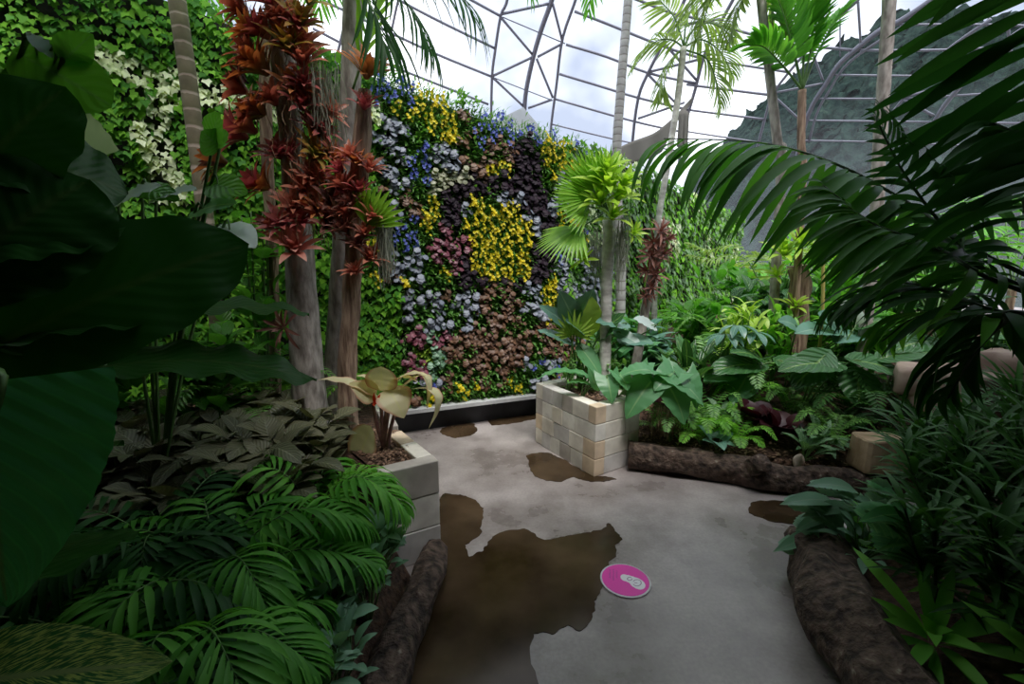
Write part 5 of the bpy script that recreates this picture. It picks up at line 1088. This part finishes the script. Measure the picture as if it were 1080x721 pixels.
# ------------------------------------------------------------------ KENTIA PALM AT THE RIGHT
KB = V((2.15, 1.55, .3)); hub = V((2.2, 1.5, 1.35))
KT = tree('kentia_palm', 'large dark kentia palm whose long fronds arch in over the path', 'palm tree', [KB, hub], [(0, .09), (1, .07)], TRG, KB, n=16, sides=14, ring=ringf(8, .05))
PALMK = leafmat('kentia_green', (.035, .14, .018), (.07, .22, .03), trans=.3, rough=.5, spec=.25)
def kf(pts, n, LL, W, mat=PALMD, **k):
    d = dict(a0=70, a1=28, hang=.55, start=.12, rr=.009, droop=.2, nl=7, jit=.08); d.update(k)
    part(frond([hub] + [tv(*p) for p in pts], n, LL, W, **d), 'frond', [mat, STEMD], KT)
kf([(1045, 272, 1.5), (960, 215, 1.7), (880, 172, 1.85), (800, 150, 2.0), (700, 146, 2.1)], 25, .46, .046, PALMK, hang=.95, a0=60, a1=32, start=.25, prof=lambda t: .75 + .35 * math.sin(math.pi * t) - .2 * t)
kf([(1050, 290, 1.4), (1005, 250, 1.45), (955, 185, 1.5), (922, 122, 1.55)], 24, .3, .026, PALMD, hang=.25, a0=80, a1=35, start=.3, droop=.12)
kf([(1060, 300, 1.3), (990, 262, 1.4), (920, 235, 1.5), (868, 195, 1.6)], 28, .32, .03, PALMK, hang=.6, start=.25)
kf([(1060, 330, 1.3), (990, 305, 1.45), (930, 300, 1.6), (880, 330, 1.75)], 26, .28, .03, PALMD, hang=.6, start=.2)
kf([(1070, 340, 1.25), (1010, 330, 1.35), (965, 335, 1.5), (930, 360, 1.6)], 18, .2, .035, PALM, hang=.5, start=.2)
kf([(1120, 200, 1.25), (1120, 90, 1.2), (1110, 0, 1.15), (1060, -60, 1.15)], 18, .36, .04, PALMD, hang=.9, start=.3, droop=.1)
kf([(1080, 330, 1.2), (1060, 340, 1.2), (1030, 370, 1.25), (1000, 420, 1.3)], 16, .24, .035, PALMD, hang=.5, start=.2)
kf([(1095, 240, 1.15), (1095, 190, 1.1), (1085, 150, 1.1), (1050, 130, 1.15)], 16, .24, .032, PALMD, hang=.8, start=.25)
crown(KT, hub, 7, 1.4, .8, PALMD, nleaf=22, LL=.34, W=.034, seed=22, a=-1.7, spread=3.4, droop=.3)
K2 = V((1.9, .35, .3)); h3 = V((1.97, .55, 2.3)); KT2 = tree('kentia_palm', 'kentia palm whose long dark blades hang in at the upper corner before the hillside', 'palm tree', [K2, h3], .07, TRG, K2, n=14, sides=12, ring=ringf(9, .05))
def kf2(pts, n, LL, W, **k):
    d = dict(a0=60, a1=25, hang=.35, start=.2, rr=.01, droop=.12, nl=7); d.update(k); part(frond([h3] + [V(p) for p in pts], n, LL, W, **d), 'frond', [PALMD, STEMD], KT2)
kf2([(1.95, .85, 2.58), (1.98, 1.25, 2.5), (2.0, 1.6, 2.3)], 12, .55, .045, a0=75, a1=40, hang=.3)
kf2([(2.15, .8, 2.4), (2.25, 1.2, 2.25), (2.35, 1.5, 2.05)], 12, .45, .045, a0=75, a1=40)
kf2([(1.8, .3, 2.6), (1.7, .0, 2.6), (1.7, -.4, 2.3)], 14, .5, .05)
kf2([(2.0, .4, 2.6), (2.4, .3, 2.5), (2.7, .2, 2.2)], 14, .5, .05)

# ------------------------------------------------------------------ RIGHT BED PLANTS
def lanceplant(h, n, L, W, stems=5, r=.14):
    def f(seed):
        rn = random.Random(seed); m = M()
        for s in range(stems):
            a = rn.uniform(0, 6.28); tip = V((math.cos(a) * r * rn.uniform(.3, 1.2), math.sin(a) * r * rn.uniform(.3, 1.2), h * rn.uniform(.7, 1))); tube(m, [(0, 0, 0), tuple(tip * .5), tuple(tip)], .004, n=5, sides=4, mi=1, caps=False)
            for i in range(n // stems):
                t = .25 + .75 * i / (n // stems); p = tip * t; an = i * 2.4 + s; e = math.radians(rn.uniform(45, 100) * (1 - .3 * t)); d = V((math.cos(an) * math.sin(e), math.sin(an) * math.sin(e), math.cos(e))); l = L * rn.uniform(.7, 1.15)
                leaf(m, p, p + d * l, W * rn.uniform(.8, 1.1), UP, 'lance', arch=.14, fold=.25, nl=5)
        return m
    return f
i = 0
for y in (.9, 1.15, 1.4, 1.65, 1.9, 2.1, 2.3):
    for x in (1.75, 2.0, 2.25, 2.5, 2.8, 3.1):
        xx = x + R.uniform(-.08, .08) + (.15 if y > 2 else 0); yy = y + R.uniform(-.08, .08)
        if xx < interp(BE, yy) + .25: continue
        hh = .45 + .12 * min(3, xx - 1.6)
        inst('lance%d' % (i % 2), lanceplant(.5, 85, .24, .018 if i % 2 else .026), [NARL, STEMD], 'lance_leaf_plant', (xx, yy, hB(xx, yy)), V((-.1, -.05, 1)), hh / .45, None, 'dark narrow-leaved plant in the dense thicket beside the mossy log' if xx < 2.4 else 'dark narrow-leaved plant deep in the thicket below the boulder', 'plant', 'narrow-leaved thicket' + (' by the log' if xx < 2.4 else ' below the boulder')); i += 1
def lobed(m, A, B, W, hint, n=7, mi=0):
    A = V(A); B = V(B); d = B - A; L_ = d.length; dn = d.normalized(); h = V(hint); h = (h - dn * h.dot(dn)).normalized(); s = dn.cross(h)
    for k in range(n):
        t = .1 + .8 * k / n; l = W / 2 * (math.sin(math.pi * (.2 + .75 * t)))
        for sg in (1, -1):
            leaf(m, A + d * t, A + d * t + (s * sg * .9 + dn * .55) * l, L_ / n * 1.25, h, 'strap', arch=.05, fold=.1, nl=4, mi=mi)
    leaf(m, A, B, L_ * .2, h, 'lance', nl=6, mi=mi)
for k, (bx, by, hh, lb, lv) in enumerate((((1.95), 2.35, .15, 'lobed-leaf plant reaching over the damp puddle', [((880, 560), (815, 582)), ((880, 530), (822, 532)), ((905, 520), (850, 512)), ((895, 560), (850, 560)), ((900, 575), (865, 605)), ((885, 540), (860, 570)), ((920, 530), (935, 505)), ((900, 550), (925, 590)), ((900, 535), (845, 545)), ((870, 545), (838, 560)), ((910, 540), (880, 520)), ((905, 560), (885, 590)), ((925, 545), (900, 525)), ((880, 550), (855, 535)), ((915, 560), (905, 585))]), (2.0, 1.9, .25, 'plant with a broad pale lobed leaf above the mossy log', [((958, 545), (935, 590)), ((958, 545), (905, 550)), ((955, 540), (975, 575)), ((950, 530), (925, 520))]))):
    t = thing('lobed_leaf_plant', lb, 'plant', loc=(bx, by, hh)); Yk = 2.2 if k == 0 else 1.8
    for j, (A, B) in enumerate(lv):
        m = M(); a = tv(*A, Yk); b = tv(*B, Yk - .15); lobed(m, a, b, (.13 if k == 0 else .2), (0, -.5, 1)); tube(m, [V((bx, by, hh)), (V((bx, by, hh)) + a) / 2 + UP * .05, a], .004, n=5, sides=5, mi=1); part(m, 'leaf', [GREYG if k == 0 else PHILO, STEMG], t)
for x, y, s, ax, lb in ((1.6, 1.5, .33, (-.5, -.4, .8), 'bright strap-leaved rosette leaning over the mossy log'), (1.75, 1.15, .36, (-.4, -.3, .8), 'strap-leaved rosette at the lower corner of the thicket'), (1.78, 2.15, .26, (-.5, -.4, .8), 'small strap-leaved rosette behind the end of the mossy log'), (1.95, 1.7, .3, (-.2, -.5, .9), 'strap-leaved rosette among the narrow leaves above the mossy log')):
    inst('strapr', lambda sd: rosette(22, 1, .13, 'obov', 10, 85, .16, .25, sd, 8), [PALM], 'strap_leaf_plant', (x, y, hB(x, y) + .02), V(ax), s, None, lb, 'plant')
for x, y, s, lb in ((1.72, 2.02, .8, 'low grey-green plant spilling over the end of the mossy log'), (2.1, 2.42, .9, 'grey-green plant at the path corner below the fluted block'), (2.45, 2.4, .9, 'grey-green plant in front of the fluted block')):
    inst('gg', clumpleaf(26, .12, .05, 'ovate', .22, .12, (20, 95), .1, .2, 0), [GREYG, STEMG], 'grey_leaf_plant', (x, y, hB(x, y)), V((-.2, -.2, 1)), s * 1.2, None, lb, 'plant')

# ------------------------------------------------------------------ CLOTHS AT THE DOME
def drape(name, label, top, drop, mat, thick=.02, wav=.04):
    m = M(); K = len(top) * 6; tp_ = cat(top, K)
    for i, p in enumerate(tp_):
        dz = interp(drop, i / K)
        for j in range(9):
            q = p - UP * dz * j / 8; q = q + V((0, wav * math.sin(i * .9) * j / 8, 0)); m.v.append(tuple(q))
    for i in range(K):
        for j in range(8): a = i * 9 + j; m.face((a, a + 9, a + 10, a + 1), ((0, 0),) * 4)
    o = m.build(name, mat); so = o.modifiers.new('s', 'SOLIDIFY'); so.thickness = thick; return tag(o, label, 'cloth')
drape('shade_cloth', 'dark grey shade cloth strung sloping above the far ivy wall', [P(x, y, 8.5) for x, y in ((640, 162), (665, 150), (690, 140), (712, 122), (730, 102))], [(0, .1), (.1, .35), (.6, .42), (.75, .15), (1, .08)], CLOTH)
drape('shade_cloth', 'narrow grey cloth hanging beside the slim yellow-green palm', [P(x, y, 8.4) for x, y in ((716, 118), (722, 116), (727, 120))], [(0, .5), (.5, .75), (1, .5)], CLOTH)
m = M(); q = [P(518, 129, 6.8), P(552, 113, 6.8), P(582, 148, 6.8)]
for p in q: m.v.append(tuple(p))
for p in q: m.v.append((p.x, p.y + .03, p.z))
m.face((0, 2, 1), ((0, 0),) * 3); m.face((3, 4, 5), ((0, 0),) * 3)
for a, b in ((0, 1), (1, 2), (2, 0)): m.face((a, b, b + 3, a + 3), ((0, 0),) * 4)
tag(m.build('shade_sail', SAIL, smooth=False), 'small white triangular sail showing above the flower wall below a dome rib', 'sail')
